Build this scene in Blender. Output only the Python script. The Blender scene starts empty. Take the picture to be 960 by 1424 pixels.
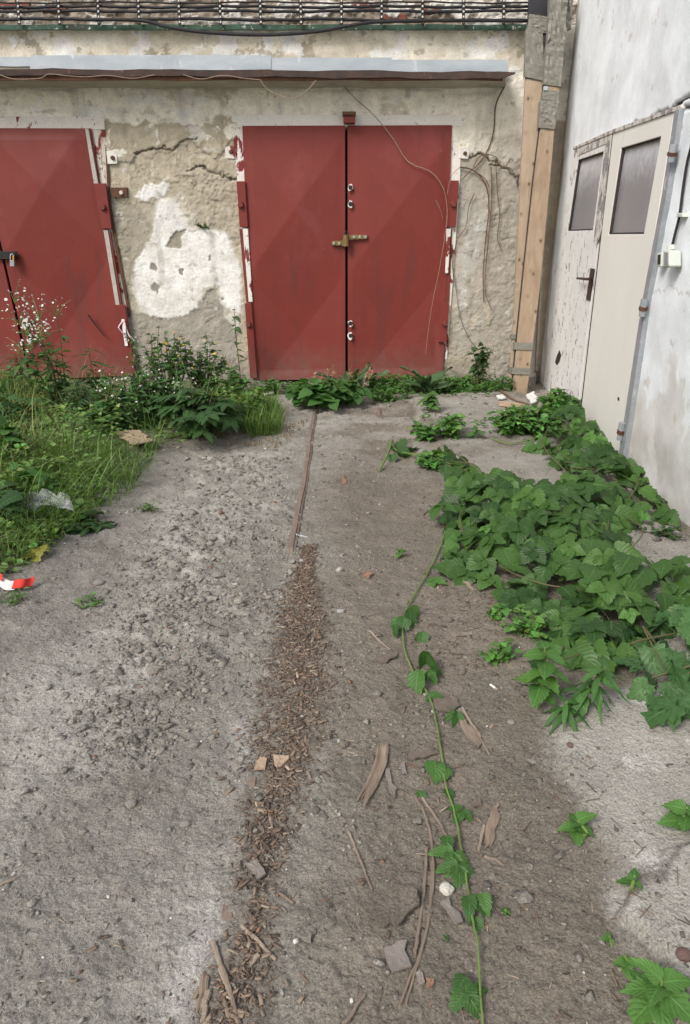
import bpy, bmesh, math, random
import numpy as np
from mathutils import Matrix, Vector, Euler

random.seed(7)
RNG = np.random.default_rng(11)
S = bpy.context.scene
COL = S.collection

# ------------------------------------------------------------------ camera
F_PX, PITCH, EYE = 982.0, math.atan(.393), 1.5
cam = bpy.data.cameras.new('camera')
cam.sensor_fit = 'VERTICAL'; cam.sensor_height = 36; cam.lens = F_PX / 1424 * 36
cam.clip_start = .05; cam.clip_end = 500
co = bpy.data.objects.new('camera', cam); COL.objects.link(co)
co.location = (0, 0, EYE); co.rotation_euler = (math.pi / 2 - PITCH, 0, 0)
S.camera = co

# ------------------------------------------------------------------ world + sun
SUN_EL, SUN_AZ = math.radians(44), math.radians(222)      # azimuth clockwise from +Y: behind the camera, to the left
w = bpy.data.worlds.new('World'); S.world = w; w.use_nodes = True
nt = w.node_tree
sky = nt.nodes.new('ShaderNodeTexSky'); sky.sky_type = 'NISHITA'; sky.sun_disc = False
sky.sun_elevation = SUN_EL; sky.sun_rotation = SUN_AZ; sky.air_density = 1.0; sky.dust_density = 4.0; sky.ozone_density = .6
bgn = nt.nodes['Background']; nt.links.new(sky.outputs[0], bgn.inputs[0]); bgn.inputs[1].default_value = .095
sl = bpy.data.lights.new('sun', 'SUN'); sl.energy = 1.75; sl.angle = math.radians(20); sl.color = (1, .975, .945)
so = bpy.data.objects.new('sun', sl); COL.objects.link(so)
sd = Vector((math.sin(SUN_AZ) * math.cos(SUN_EL), math.cos(SUN_AZ) * math.cos(SUN_EL), math.sin(SUN_EL)))
so.rotation_euler = sd.to_track_quat('Z', 'Y').to_euler(); so.location = (-6, -8, 12)
S.view_settings.view_transform = 'Standard'; S.view_settings.look = 'None'
S.view_settings.gamma = 1; S.view_settings.exposure = 0.53; S.view_settings.use_curve_mapping = False

# ------------------------------------------------------------------ survey helpers: photo measurement -> point on a real surface
CAMP = np.array([0, 0, EYE])
def ray(px, py):
    u = (px - 480) / F_PX; v = (py - 712) / F_PX
    c, s = math.cos(PITCH), math.sin(PITCH)
    return np.array([u, c - v * s, -s - v * c])
def hit(px, py, p0, n):
    d = ray(px, py); n = np.asarray(n, float)
    return CAMP + d * (np.dot(np.asarray(p0, float) - CAMP, n) / np.dot(d, n))
WALL_Y = 7.75
def PB(px, py, o=0.): return hit(px, py, (0, WALL_Y - o, 0), (0, 1, 0))
RA = np.array([2.135, 7.75]); RD = np.array([1.907, 3.79]) - RA; RD /= np.linalg.norm(RD)
RN = np.array([-RD[1], RD[0]]); RN = RN if RN[0] < 0 else -RN          # into the yard
def PR(px, py, o=0.): return hit(px, py, (RA[0] + RN[0] * o, RA[1] + RN[1] * o, 0), (RN[0], RN[1], 0))
def PRs(px, py, o=0.):
    p = PR(px, py, o); return np.array([np.dot(p[:2] - RA, RD), p[2]])
def RW(s, z, o):
    s, z, o = np.broadcast_arrays(np.asarray(s, float), z, o)
    return np.stack([RA[0] + RD[0] * s + RN[0] * o, RA[1] + RD[1] * s + RN[1] * o, z], -1)
def PG(px, py, z=0.): return hit(px, py, (0, 0, z), (0, 0, 1))

# ------------------------------------------------------------------ numpy noise
def _h(ix, iy, seed):
    n = (ix.astype(np.int64) * 374761393 + iy.astype(np.int64) * 668265263 + seed * 974711) & 0x7fffffff
    n = (n ^ (n >> 13)) * 1274126177 & 0x7fffffff
    return ((n ^ (n >> 16)) & 0xffff) / 65535.0
def vn(x, y, seed=0):
    x = np.asarray(x, float); y = np.asarray(y, float)
    ix = np.floor(x).astype(np.int64); iy = np.floor(y).astype(np.int64); fx = x - ix; fy = y - iy
    fx = fx * fx * (3 - 2 * fx); fy = fy * fy * (3 - 2 * fy)
    a = _h(ix, iy, seed); b = _h(ix + 1, iy, seed); c = _h(ix, iy + 1, seed); d = _h(ix + 1, iy + 1, seed)
    return (a * (1 - fx) + b * fx) * (1 - fy) + (c * (1 - fx) + d * fx) * fy
def fbm(x, y, f=1., octv=4, seed=0, gain=.5):
    t = 0; amp = 1; tot = 0
    for k in range(octv):
        t = t + amp * vn(np.asarray(x) * f + 17.3 * k, np.asarray(y) * f - 9.1 * k, seed + k); tot += amp; amp *= gain; f *= 2.03
    return t / tot * 2 - 1
def ss(a, b, x):
    t = np.clip((x - a) / (b - a), 0, 1); return t * t * (3 - 2 * t)
def sdf(poly, x, y):
    """signed distance, negative inside"""
    poly = np.asarray(poly, float); x = np.asarray(x, float); y = np.asarray(y, float)
    d = np.full(x.shape, 1e9); ins = np.zeros(x.shape, bool)
    for i in range(len(poly)):
        a = poly[i]; b = poly[(i + 1) % len(poly)]; e = b - a
        wx = x - a[0]; wy = y - a[1]
        t = np.clip((wx * e[0] + wy * e[1]) / (e @ e + 1e-12), 0, 1)
        d = np.minimum(d, (wx - e[0] * t) ** 2 + (wy - e[1] * t) ** 2)
        cond = (a[1] > y) != (b[1] > y)
        if abs(e[1]) > 1e-12: ins ^= cond & (x < e[0] * (y - a[1]) / e[1] + a[0])
    d = np.sqrt(d); return np.where(ins, -d, d)
def sdl(line, x, y):
    line = np.asarray(line, float); d = np.full(np.shape(x), 1e9)
    for a, b in zip(line[:-1], line[1:]):
        e = b - a; wx = x - a[0]; wy = y - a[1]
        t = np.clip((wx * e[0] + wy * e[1]) / (e @ e + 1e-12), 0, 1)
        d = np.minimum(d, np.hypot(wx - e[0] * t, wy - e[1] * t))
    return d
def gpoly(pts): return np.array([PG(*p)[:2] for p in pts])
def bpoly(pts): return np.array([PB(*p)[[0, 2]] for p in pts])
def rpoly(pts): return np.array([PRs(*p) for p in pts])

# ------------------------------------------------------------------ materials
def nodes_of(name):
    m = bpy.data.materials.new(name); m.use_nodes = True
    return m, m.node_tree, m.node_tree.nodes['Principled BSDF']
def nn(t, typ, **k):
    n = t.nodes.new(typ)
    for a, b in k.items():
        if a in ('operation', 'blend_type', 'data_type', 'feature', 'attribute_name', 'attribute_type', 'distance'): setattr(n, a, b)
        else: n.inputs[a.replace('_', ' ')].default_value = b
    return n
def math_(t, op, a, b=None):
    n = t.nodes.new('ShaderNodeMath'); n.operation = op
    for i, v in enumerate((a, b)):
        if v is None: continue
        if isinstance(v, (int, float)): n.inputs[i].default_value = v
        else: t.links.new(v, n.inputs[i])
    return n.outputs[0]
def mix_(t, fac, a, b, blend='MIX'):
    n = t.nodes.new('ShaderNodeMix'); n.data_type = 'RGBA'; n.blend_type = blend
    for i, v in ((0, fac), (6, a), (7, b)):
        if isinstance(v, (int, float)): n.inputs[i].default_value = v
        elif isinstance(v, tuple): n.inputs[i].default_value = (*v[:3], 1)
        else: t.links.new(v, n.inputs[i])
    return n.outputs[2]
def ramp_(t, v, lo, hi):
    n = t.nodes.new('ShaderNodeMapRange'); n.clamp = True
    t.links.new(v, n.inputs[0]); n.inputs[1].default_value = lo; n.inputs[2].default_value = hi
    return n.outputs[0]
def noise_(t, vec, scale, detail=4, rough=.55, dist=0.):
    n = t.nodes.new('ShaderNodeTexNoise'); n.inputs['Scale'].default_value = scale; n.inputs['Detail'].default_value = detail
    n.inputs['Roughness'].default_value = rough; n.inputs['Distortion'].default_value = dist
    t.links.new(vec, n.inputs['Vector']); return n.outputs['Fac']
def mat(name, c1, c2=None, scale=6, rough=.8, metal=0., bump=.0, bscale=60, stretch=(1, 1, 1), chips=(), attr=False, spec=.3, rvar=0., fine=.15, fscale=140, low=None, bdist=.01):
    """c1/c2 mixed by noise; chips = [(colour, low, high, scale, stretch)] laid over; bump from fine noise"""
    m, t, p = nodes_of(name)
    tc = t.nodes.new('ShaderNodeTexCoord')
    mp = t.nodes.new('ShaderNodeMapping'); mp.inputs['Scale'].default_value = stretch
    t.links.new(tc.outputs['Object'], mp.inputs[0]); vec = mp.outputs[0]
    n1 = noise_(t, vec, scale, 6, .6)
    if attr:
        a = t.nodes.new('ShaderNodeAttribute'); a.attribute_name = 'Col'; base = a.outputs['Color']
        base = mix_(t, ramp_(t, n1, .35, .65), mix_(t, 1., base, tuple(.88 * v for v in c1), 'MULTIPLY'), mix_(t, 1., base, tuple(1.12 * v for v in c1), 'MULTIPLY'))
    else:
        base = mix_(t, ramp_(t, n1, .35, .68), c1, c2 or c1)
    if fine:
        nf = noise_(t, vec, fscale, 4, .7)
        base = mix_(t, 1., base, mix_(t, ramp_(t, nf, .3, .7), (1 - fine,) * 3, (1 + fine,) * 3), 'MULTIPLY')
    bh = noise_(t, vec, bscale, 6, .65)
    for cc in chips:
        c, lo, hi, sc = cc[:4]
        v2 = vec
        if len(cc) > 4:
            mp2 = t.nodes.new('ShaderNodeMapping'); mp2.inputs['Scale'].default_value = cc[4]
            t.links.new(tc.outputs['Object'], mp2.inputs[0]); v2 = mp2.outputs[0]
        n2 = noise_(t, v2, sc, 8, .68, .4)
        f = ramp_(t, n2, lo, hi)
        base = mix_(t, f, base, c)
        bh = math_(t, 'SUBTRACT', bh, math_(t, 'MULTIPLY', f, .6))
    if low:      # mud splashed up from the ground
        sx = t.nodes.new('ShaderNodeSeparateXYZ'); t.links.new(tc.outputs['Object'], sx.inputs[0])
        f = math_(t, 'MULTIPLY', ramp_(t, sx.outputs[2], low[1], .0), ramp_(t, noise_(t, tc.outputs['Object'], 12, 6, .7), .32, .62))
        base = mix_(t, f, base, low[0])
    t.links.new(base, p.inputs['Base Color'])
    p.inputs['Roughness'].default_value = rough; p.inputs['Metallic'].default_value = metal
    p.inputs['Specular IOR Level'].default_value = spec
    if rvar:
        t.links.new(math_(t, 'ADD', math_(t, 'MULTIPLY', n1, rvar), rough - rvar / 2), p.inputs['Roughness'])
    if bump:
        b = t.nodes.new('ShaderNodeBump'); b.inputs['Strength'].default_value = bump; b.inputs['Distance'].default_value = bdist
        t.links.new(bh, b.inputs['Height']); t.links.new(b.outputs[0], p.inputs['Normal'])
    return m
def leafmat(name, c, var=.25, veins=True, rough=.45, trans=.28, attr=False, light=1.5, spots=0.):
    m, t, p = nodes_of(name)
    out = t.nodes['Material Output']
    oi = t.nodes.new('ShaderNodeObjectInfo')
    tc = t.nodes.new('ShaderNodeTexCoord')
    if attr:
        a = t.nodes.new('ShaderNodeAttribute'); a.attribute_name = 'Col'
        base = mix_(t, 1., a.outputs['Color'], c, 'MULTIPLY')
    else:
        d = tuple(v * (1 - var) for v in c); l = (c[0] * (1 + var * 1.5), c[1] * (1 + var), c[2] * (1 + var * .6))
        base = mix_(t, oi.outputs['Random'], d, l)
    n0 = noise_(t, tc.outputs['Object'], 9, 3, .6)
    base = mix_(t, 1., base, mix_(t, ramp_(t, n0, .3, .7), (.82, .84, .8), (1.16, 1.12, 1.1)), 'MULTIPLY')
    if veins:
        sx = t.nodes.new('ShaderNodeSeparateXYZ'); t.links.new(tc.outputs['UV'], sx.inputs[0])
        au = math_(t, 'ABSOLUTE', math_(t, 'SUBTRACT', sx.outputs[0], .5))
        mid = ramp_(t, au, .045, .015)
        ph = math_(t, 'SUBTRACT', math_(t, 'MULTIPLY', sx.outputs[1], 7.), math_(t, 'MULTIPLY', au, 5.))
        fr = math_(t, 'ABSOLUTE', math_(t, 'SUBTRACT', math_(t, 'FRACT', ph), .5))
        side = math_(t, 'MULTIPLY', ramp_(t, fr, .09, .02), .55)
        vf = math_(t, 'MAXIMUM', mid, side)
        base = mix_(t, math_(t, 'MULTIPLY', vf, .32), base, tuple(min(1, v * light * 1.6) for v in c) if not attr else (.16, .25, .09))
        b = t.nodes.new('ShaderNodeBump'); b.inputs['Strength'].default_value = .35; b.inputs['Distance'].default_value = .004
        t.links.new(math_(t, 'SUBTRACT', math_(t, 'MULTIPLY', fr, 1.2), vf), b.inputs['Height']); t.links.new(b.outputs[0], p.inputs['Normal'])
    if spots:
        ns = noise_(t, tc.outputs['Object'], 22, 5, .7)
        base = mix_(t, ramp_(t, ns, 1 - spots, 1 - spots + .05), base, (.22, .17, .06))
    t.links.new(base, p.inputs['Base Color']); p.inputs['Roughness'].default_value = rough
    p.inputs['Specular IOR Level'].default_value = .35
    tr = t.nodes.new('ShaderNodeBsdfTranslucent'); t.links.new(mix_(t, 1., base, (1.3, 1.35, .6), 'MULTIPLY'), tr.inputs[0])
    ms = t.nodes.new('ShaderNodeMixShader'); ms.inputs[0].default_value = trans
    t.links.new(p.outputs[0], ms.inputs[1]); t.links.new(tr.outputs[0], ms.inputs[2]); t.links.new(ms.outputs[0], out.inputs[0])
    return m

# ------------------------------------------------------------------ object helpers
def thing(name, label, cat, loc=(0, 0, 0), group=None):
    o = bpy.data.objects.new(name, None); COL.objects.link(o); o.location = loc; o.empty_display_size = .1
    o['label'] = label; o['category'] = cat
    if group: o['group'] = group
    return o
def tag(o, label, cat, group=None):
    o['label'] = label; o['category'] = cat
    if group: o['group'] = group
    return o
def world_loc(o):
    v = np.zeros(3)
    while o is not None: v = v + np.array(o.location); o = o.parent
    return v
def mesh(name, V, Fc, uv=None, col=None, smooth=False):
    me = bpy.data.meshes.new(name)
    V = np.ascontiguousarray(V, dtype=np.float32)
    if isinstance(Fc, np.ndarray):
        k = Fc.shape[1]; n = len(Fc)
        me.vertices.add(len(V)); me.vertices.foreach_set('co', V.ravel())
        me.loops.add(n * k); me.loops.foreach_set('vertex_index', Fc.astype(np.int32).ravel())
        me.polygons.add(n); me.polygons.foreach_set('loop_start', np.arange(0, n * k, k, dtype=np.int32))
        try: me.polygons.foreach_set('loop_total', np.full(n, k, dtype=np.int32))
        except Exception: pass
        me.update(calc_edges=True)
    else:
        me.from_pydata(V.tolist(), [], [list(map(int, f)) for f in Fc]); me.update()
    if col is not None:
        a = me.attributes.new('Col', 'FLOAT_COLOR', 'POINT')
        c = np.ones((len(V), 4), np.float32); c[:, :3] = col; a.data.foreach_set('color', c.ravel())
    if uv is not None:
        l = me.uv_layers.new(name='UVMap'); li = np.empty(len(me.loops), np.int32); me.loops.foreach_get('vertex_index', li)
        l.data.foreach_set('uv', np.asarray(uv, np.float32)[li].ravel())
    if smooth: me.polygons.foreach_set('use_smooth', np.ones(len(me.polygons), bool))
    return me
def obj(name, me, m=None, parent=None, kind=None):
    o = bpy.data.objects.new(name, me); COL.objects.link(o)
    if m is not None and not me.materials: me.materials.append(m)
    if parent is not None: o.parent = parent
    if kind: o['kind'] = kind
    return o
def mk(name, V, Fc, m, parent=None, uv=None, col=None, smooth=False, kind=None, at=None):
    """V in world coordinates; shifted so that it sits right under its parent; a top-level object gets an origin at its base"""
    V = np.asarray(V, float); base = np.zeros(3)
    if parent is not None: V = V - world_loc(parent)
    elif at is not None: base = np.asarray(at, float); V = V - base
    o = obj(name, mesh(name, V, Fc, uv, col, smooth), m, parent, kind)
    if parent is None: o.location = base
    return o
def grid_faces(r, c):
    i = np.arange((r - 1) * (c - 1)); a = i // (c - 1) * c + i % (c - 1)
    return np.stack([a, a + 1, a + c + 1, a + c], 1)
def join(parts):
    Vs, Fs, n = [], [], 0
    for V, Fc in parts:
        Vs.append(np.asarray(V, float)); Fs += [[int(i) + n for i in f] for f in Fc]; n += len(V)
    return np.concatenate(Vs), Fs
def tube(pts, r0, r1=None, n=6, seed=None, wob=0.):
    pts = np.asarray(pts, float); r1 = r0 if r1 is None else r1
    N = len(pts); V = []; Fc = []; rg = np.random.default_rng(abs(int(seed or 1)))
    d = np.gradient(pts, axis=0); d /= np.linalg.norm(d, axis=1)[:, None] + 1e-9
    ref = np.array([0.31, .12, .94]) if abs(d[0][2]) < .8 else np.array([1., .2, 0])
    for i in range(N):
        a = np.cross(d[i], ref); a /= np.linalg.norm(a) + 1e-9; b = np.cross(d[i], a)
        r = r0 + (r1 - r0) * i / max(1, N - 1)
        for k in range(n):
            q = 2 * math.pi * k / n; rr = r * (1 + wob * (rg.random() * 2 - 1))
            V.append(pts[i] + (a * math.cos(q) + b * math.sin(q)) * rr)
    for i in range(N - 1):
        for k in range(n):
            k2 = (k + 1) % n; Fc.append([i * n + k, i * n + k2, (i + 1) * n + k2, (i + 1) * n + k])
    Fc.append(list(range(n))[::-1]); Fc.append([(N - 1) * n + k for k in range(n)])
    return np.array(V), Fc
def curve(ctrl, n=24):
    """Catmull-Rom through the points"""
    P = np.asarray(ctrl, float); P = np.vstack([2 * P[0] - P[1], P, 2 * P[-1] - P[-2]]); out = []
    seg = len(P) - 3; per = max(2, n // seg)
    for i in range(seg):
        a, b, c, d = P[i:i + 4]
        for t in np.linspace(0, 1, per, endpoint=False):
            out.append(.5 * ((2 * b) + (c - a) * t + (2 * a - 5 * b + 4 * c - d) * t * t + (3 * b - a - 3 * c + d) * t ** 3))
    out.append(P[-2]); return np.array(out)
def bm_out(bm, bevel=0., seg=1):
    if bevel:
        bmesh.ops.bevel(bm, geom=[e for e in bm.edges], offset=bevel, segments=seg, affect='EDGES', clamp_overlap=True)
    bmesh.ops.recalc_face_normals(bm, faces=bm.faces)
    bm.verts.index_update()
    V = np.array([v.co[:] for v in bm.verts]); Fc = [[v.index for v in f.verts] for f in bm.faces]; bm.free(); return V, Fc
def prism(front, back, bevel=0.):
    bm = bmesh.new(); n = len(front)
    a = [bm.verts.new(p) for p in front]; b = [bm.verts.new(p) for p in back]
    bm.faces.new(a); bm.faces.new(b[::-1])
    for i in range(n): bm.faces.new((a[i], b[i], b[(i + 1) % n], a[(i + 1) % n]))
    return bm_out(bm, bevel)
def slabB(pts, front, thick, bevel=.002):
    """outline measured on the back wall, standing `front` metres proud of it and `thick` deep"""
    f = [PB(x, y, front) for x, y in pts]; return prism(f, [p + np.array([0, thick, 0]) for p in f], bevel)
def slabR(pts, front, thick, bevel=.002):
    f = [PR(x, y, front) for x, y in pts]; k = np.array([RN[0], RN[1], 0]) * thick; return prism(f, [p - k for p in f], bevel)
def rectR(s0, s1, z0, z1, front, thick, bevel=.002):
    f = [RW(*q, front) for q in ((s0, z0), (s1, z0), (s1, z1), (s0, z1))]; k = np.array([RN[0], RN[1], 0]) * thick
    return prism(f, [p - k for p in f], bevel)
def box(x0, x1, y0, y1, z0, z1, bevel=.002):
    f = [(x0, y0, z0), (x1, y0, z0), (x1, y0, z1), (x0, y0, z1)]
    return prism([np.array(p) for p in f], [np.array((p[0], y1, p[2])) for p in f], bevel)
def disc(c, nrm, r, h, n=10, bevel=0.):
    c = np.asarray(c, float); nrm = np.asarray(nrm, float); nrm /= np.linalg.norm(nrm)
    return tube([c, c + nrm * h * .8, c + nrm * h], r, r * (.75 if bevel else 1), n)
def rects(px0, py0, px1, py1): return [(px0, py0), (px0, py1), (px1, py1), (px1, py0)]

# ------------------------------------------------------------------ palette
M = {}
M['wall'] = mat('old_plaster', (1, 1, 1), scale=9, rough=.92, bump=.6, bscale=42, attr=True, spec=.15, fine=.17, fscale=90,
                chips=[((.24, .205, .155), .665, .70, 34), ((.66, .63, .56), .67, .69, 13)])
M['rwall'] = mat('limewash_plaster', (1, 1, 1), scale=3, rough=.9, bump=.28, bscale=35, attr=True, spec=.15, fine=.05, fscale=90)
M['soil'] = mat('dry_soil', (1, 1, 1), scale=7, rough=.97, bump=1., bscale=62, attr=True, spec=.08, fine=.42, fscale=150, bdist=.015,
                chips=[((.105, .090, .076), .645, .69, 52), ((.10, .085, .07), .66, .69, 17), ((.38, .355, .32), .665, .70, 80)])
M['red'] = mat('faded_red_paint', (.205, .035, .027), (.178, .031, .025), scale=2.2, rough=.55, bump=.10, bscale=18, stretch=(1, 1, .6), spec=.35, rvar=.25, fine=.06,
               chips=[((.255, .062, .058), .55, .82, 1.6, (1, 1, .7)), ((.115, .036, .032), .55, .78, 5, (1, 1, .10)), ((.30, .19, .16), .715, .73, 24), ((.13, .05, .035), .69, .72, 11)], low=((.16, .085, .065), .42))
M['red_dirty'] = mat('rust_red_paint', (.20, .038, .034), (.15, .045, .035), scale=9, rough=.7, bump=.3, bscale=60, chips=[((.10, .045, .03), .60, .72, 18)])
M['white_chip'] = mat('flaking_white_paint', (.80, .78, .73), (.72, .69, .63), scale=10, rough=.7, bump=.3, bscale=70, spec=.25,
                      chips=[((.22, .04, .038), .555, .575, 8, (1, 1, .5)), ((.20, .09, .05), .665, .69, 16)])
M['white_frame'] = mat('white_frame_paint', (.82, .81, .76), (.75, .735, .68), scale=5, rough=.7, bump=.2, bscale=60, spec=.25,
                       chips=[((.22, .05, .045), .655, .675, 11), ((.45, .42, .36), .62, .7, 22)])
M['rusty_white'] = mat('rusty_chipped_paint', (.68, .64, .58), (.60, .55, .48), scale=9, rough=.8, bump=.5, bscale=70,
                       chips=[((.24, .045, .04), .54, .58, 10, (1, 1, .45)), ((.17, .075, .04), .58, .64, 17, (1, 1, .5))])
M['rust'] = mat('rust', (.15, .075, .045), (.09, .048, .034), scale=14, rough=.9, bump=.5, bscale=90, chips=[((.26, .12, .06), .60, .7, 20)])
M['rail'] = mat('worn_rail_rust', (.23, .175, .14), (.17, .125, .10), scale=9, rough=.85, bump=.4, bscale=90, stretch=(1, .25, 1), chips=[((.27, .235, .20), .52, .62, 12, (1, .3, 1)), ((.23, .10, .055), .62, .7, 14)])
M['zinc'] = mat('galvanised_sheet', (.38, .43, .47), (.48, .525, .56), scale=3.5, rough=.6, metal=.25, bump=.12, bscale=20, stretch=(1, 1, 3),
                chips=[((.66, .69, .70), .60, .70, 9, (1, 1, .35)), ((.34, .37, .39), .63, .7, 5)])
M['edge'] = mat('dark_rusty_edge', (.085, .055, .045), (.05, .038, .034), scale=8, rough=.85, bump=.3, chips=[((.20, .10, .07), .6, .68, 12)])
M['concrete'] = mat('ledge_concrete', (.46, .43, .35), (.36, .335, .27), scale=5, rough=.92, bump=.4, bscale=50, chips=[((.22, .20, .165), .58, .72, 7, (.5, 1, 1))])
M['green_rail'] = mat('green_chipped_paint', (.055, .12, .08), (.035, .06, .045), scale=7, rough=.8, bump=.4, chips=[((.55, .55, .5), .60, .63, 22), ((.06, .05, .04), .58, .66, 14)])
M['black'] = mat('black_rubber', (.018, .018, .02), (.028, .028, .03), scale=10, rough=.55, fine=.05)
M['strap'] = mat('dark_strap', (.025, .023, .022), (.045, .038, .034), scale=10, rough=.75)
M['clip'] = mat('white_clip', (.62, .62, .6), rough=.6, fine=.05)
M['brick'] = mat('old_brick', (.27, .10, .07), (.20, .085, .065), scale=14, rough=.95, bump=.6, bscale=70, chips=[((.42, .37, .31), .60, .68, 18)])
M['brass'] = mat('tarnished_brass', (.30, .21, .09), (.20, .15, .075), scale=30, rough=.5, metal=.6)
M['bolt'] = mat('bright_bolt', (.62, .62, .6), (.5, .5, .48), scale=60, rough=.35, metal=.7)
M['dark'] = mat('dark_iron', (.035, .03, .028), (.055, .042, .038), scale=25, rough=.6, metal=.3)
M['brown_iron'] = mat('brown_handle', (.075, .045, .038), (.05, .032, .03), scale=30, rough=.55, metal=.2)
M['steel'] = mat('grey_steel', (.30, .33, .36), (.40, .42, .44), scale=14, rough=.55, metal=.35, bump=.15, chips=[((.20, .12, .08), .68, .74, 20), ((.60, .6, .58), .62, .68, 13)])
M['pale_edge'] = mat('pale_steel_edge', (.50, .48, .43), (.40, .375, .33), scale=12, rough=.7, bump=.2, chips=[((.2, .1, .07), .62, .68, 16)])
M['door_cream'] = mat('cream_door_paint', (.735, .735, .69), (.785, .785, .745), scale=2.5, rough=.5, bump=.06, bscale=25, spec=.35, fine=.03, stretch=(1, 1, .4), chips=[((.47, .43, .36), .66, .80, 3, (1, 1, .3))])
M['door_peel'] = mat('peeling_door_paint', (.76, .775, .765), (.70, .71, .695), scale=4, rough=.6, bump=.4, bscale=40, attr=False, fine=.05,
                     chips=[((.27, .25, .25), .585, .60, 17, (1, 1, .55))])
M['door_peel2'] = mat('badly_peeling_paint', (.64, .62, .57), (.56, .54, .50), scale=5, rough=.65, bump=.5, bscale=40, chips=[((.25, .23, .235), .50, .525, 15, (1, 1, .6))])
def glass_mat():
    m, t, p = nodes_of('dirty_glass')
    tc = t.nodes.new('ShaderNodeTexCoord'); mp = t.nodes.new('ShaderNodeMapping'); mp.inputs['Scale'].default_value = (3, 3, 1.6)
    t.links.new(tc.outputs['Object'], mp.inputs[0]); sx = t.nodes.new('ShaderNodeSeparateXYZ'); t.links.new(tc.outputs['Object'], sx.inputs[0])
    a = noise_(t, mp.outputs[0], 9, 8, .75, .5); b = noise_(t, tc.outputs['Object'], 2.2, 3, .5)
    g = ramp_(t, sx.outputs[2], 1.72, 2.12)                                   # lime frost, thickest at the top of the panes
    f = ramp_(t, math_(t, 'ADD', math_(t, 'MULTIPLY', g, .42), math_(t, 'MULTIPLY', a, .6)), .42, .72)
    base = mix_(t, f, (.255, .26, .275), (.64, .67, .71)); base = mix_(t, 1., base, mix_(t, b, (.8, .8, .82), (1.15, 1.15, 1.15)), 'MULTIPLY')
    t.links.new(base, p.inputs['Base Color']); p.inputs['Specular IOR Level'].default_value = .5
    t.links.new(math_(t, 'ADD', math_(t, 'MULTIPLY', f, .3), .3), p.inputs['Roughness'])
    return m
M['glass'] = glass_mat()
def wood_mat(name, c1, c2, axis=2, dark=(.12, .06, .03), knots=True, sc=1.):
    m, t, p = nodes_of(name)
    tc = t.nodes.new('ShaderNodeTexCoord'); mp = t.nodes.new('ShaderNodeMapping')
    s = [26 * sc] * 3; s[axis] = 1.4 * sc; mp.inputs['Scale'].default_value = s
    t.links.new(tc.outputs['Object'], mp.inputs[0])
    g = noise_(t, mp.outputs[0], 1., 6, .6, .8); base = mix_(t, ramp_(t, g, .35, .66), c1, c2)
    n3 = noise_(t, tc.outputs['Object'], 3, 4, .6); base = mix_(t, math_(t, 'MULTIPLY', ramp_(t, n3, .5, .75), .5), base, tuple(v * .62 for v in c1))
    if knots:
        mp2 = t.nodes.new('ShaderNodeMapping'); mp2.inputs['Scale'].default_value = (6, 6, 4.2); t.links.new(tc.outputs['Object'], mp2.inputs[0])
        v = t.nodes.new('ShaderNodeTexVoronoi'); v.inputs['Scale'].default_value = 1.9; t.links.new(mp2.outputs[0], v.inputs['Vector'])
        base = mix_(t, math_(t, 'MULTIPLY', ramp_(t, v.outputs['Distance'], .28, .10), .55), base, tuple(x * .5 for x in c1))
        base = mix_(t, ramp_(t, v.outputs['Distance'], .12, .07), base, dark)
    t.links.new(base, p.inputs['Base Color']); p.inputs['Roughness'].default_value = .85; p.inputs['Specular IOR Level'].default_value = .2
    b = t.nodes.new('ShaderNodeBump'); b.inputs['Strength'].default_value = .35; b.inputs['Distance'].default_value = .006
    t.links.new(g, b.inputs['Height']); t.links.new(b.outputs[0], p.inputs['Normal'])
    return m
M['pine'] = wood_mat('pine_board', (.36, .28, .20), (.45, .36, .27))
M['old_wood'] = wood_mat('weathered_wood', (.20, .155, .12), (.29, .24, .19), axis=1, knots=False)
M['chipwood'] = mat('chip_wood', (1, 1, 1), scale=20, rough=.9, attr=True, bump=.3, bscale=90)
M['pale_wood'] = wood_mat('split_wood', (.255, .205, .16), (.345, .285, .23), axis=1, knots=False)
M['grey_wood'] = wood_mat('grey_brown_wood', (.20, .155, .118), (.30, .24, .185), axis=1, knots=False, sc=2.)
M['pine_warm'] = wood_mat('warm_pine_board', (.31, .23, .16), (.40, .31, .225))
M['tape'] = mat('grey_duct_tape', (.185, .18, .15), (.225, .22, .19), scale=7, rough=.5, bump=.35, bscale=22, stretch=(1, 1, 2.5), spec=.4, fine=.05, chips=[((.12, .115, .095), .6, .7, 9)])
M['foil_and_shade'] = mat('black_foil_and_gap_shade', (.022, .022, .026), (.04, .04, .045), scale=8, rough=.45, bump=.3, bscale=14)  # foil on the left board; also colours the painted shade strip between the boards
M['stone'] = mat('grey_stone', (.27, .245, .215), (.21, .19, .17), scale=22, rough=.95, bump=.5, bscale=110)
M['red_stone'] = mat('reddish_stone', (.16, .10, .088), (.12, .08, .07), scale=22, rough=.95, bump=.5, bscale=110)
M['mortar'] = mat('white_mortar', (.72, .69, .62), (.52, .49, .43), scale=35, rough=.95, bump=.9, bscale=140)
M['card'] = mat('sodden_cardboard', (.42, .31, .22), (.34, .25, .18), scale=7, rough=.9, bump=.3, bscale=30)
M['paper'] = mat('white_scrap', (.76, .76, .74), (.64, .64, .62), scale=20, rough=.8, bump=.3, bscale=40, fine=.06)
M['brickchip'] = mat('orange_brick_chip', (.30, .18, .125), (.25, .145, .105), scale=25, rough=.95, bump=.4)
M['bark'] = mat('grey_bark', (.185, .15, .125), (.13, .105, .088), scale=16, rough=.95, bump=.8, bscale=70)
M['crust'] = mat('dry_crust', (.20, .174, .142), (.165, .142, .116), scale=12, rough=.97, bump=1., bscale=60, fine=.35, fscale=120, bdist=.02)
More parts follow.
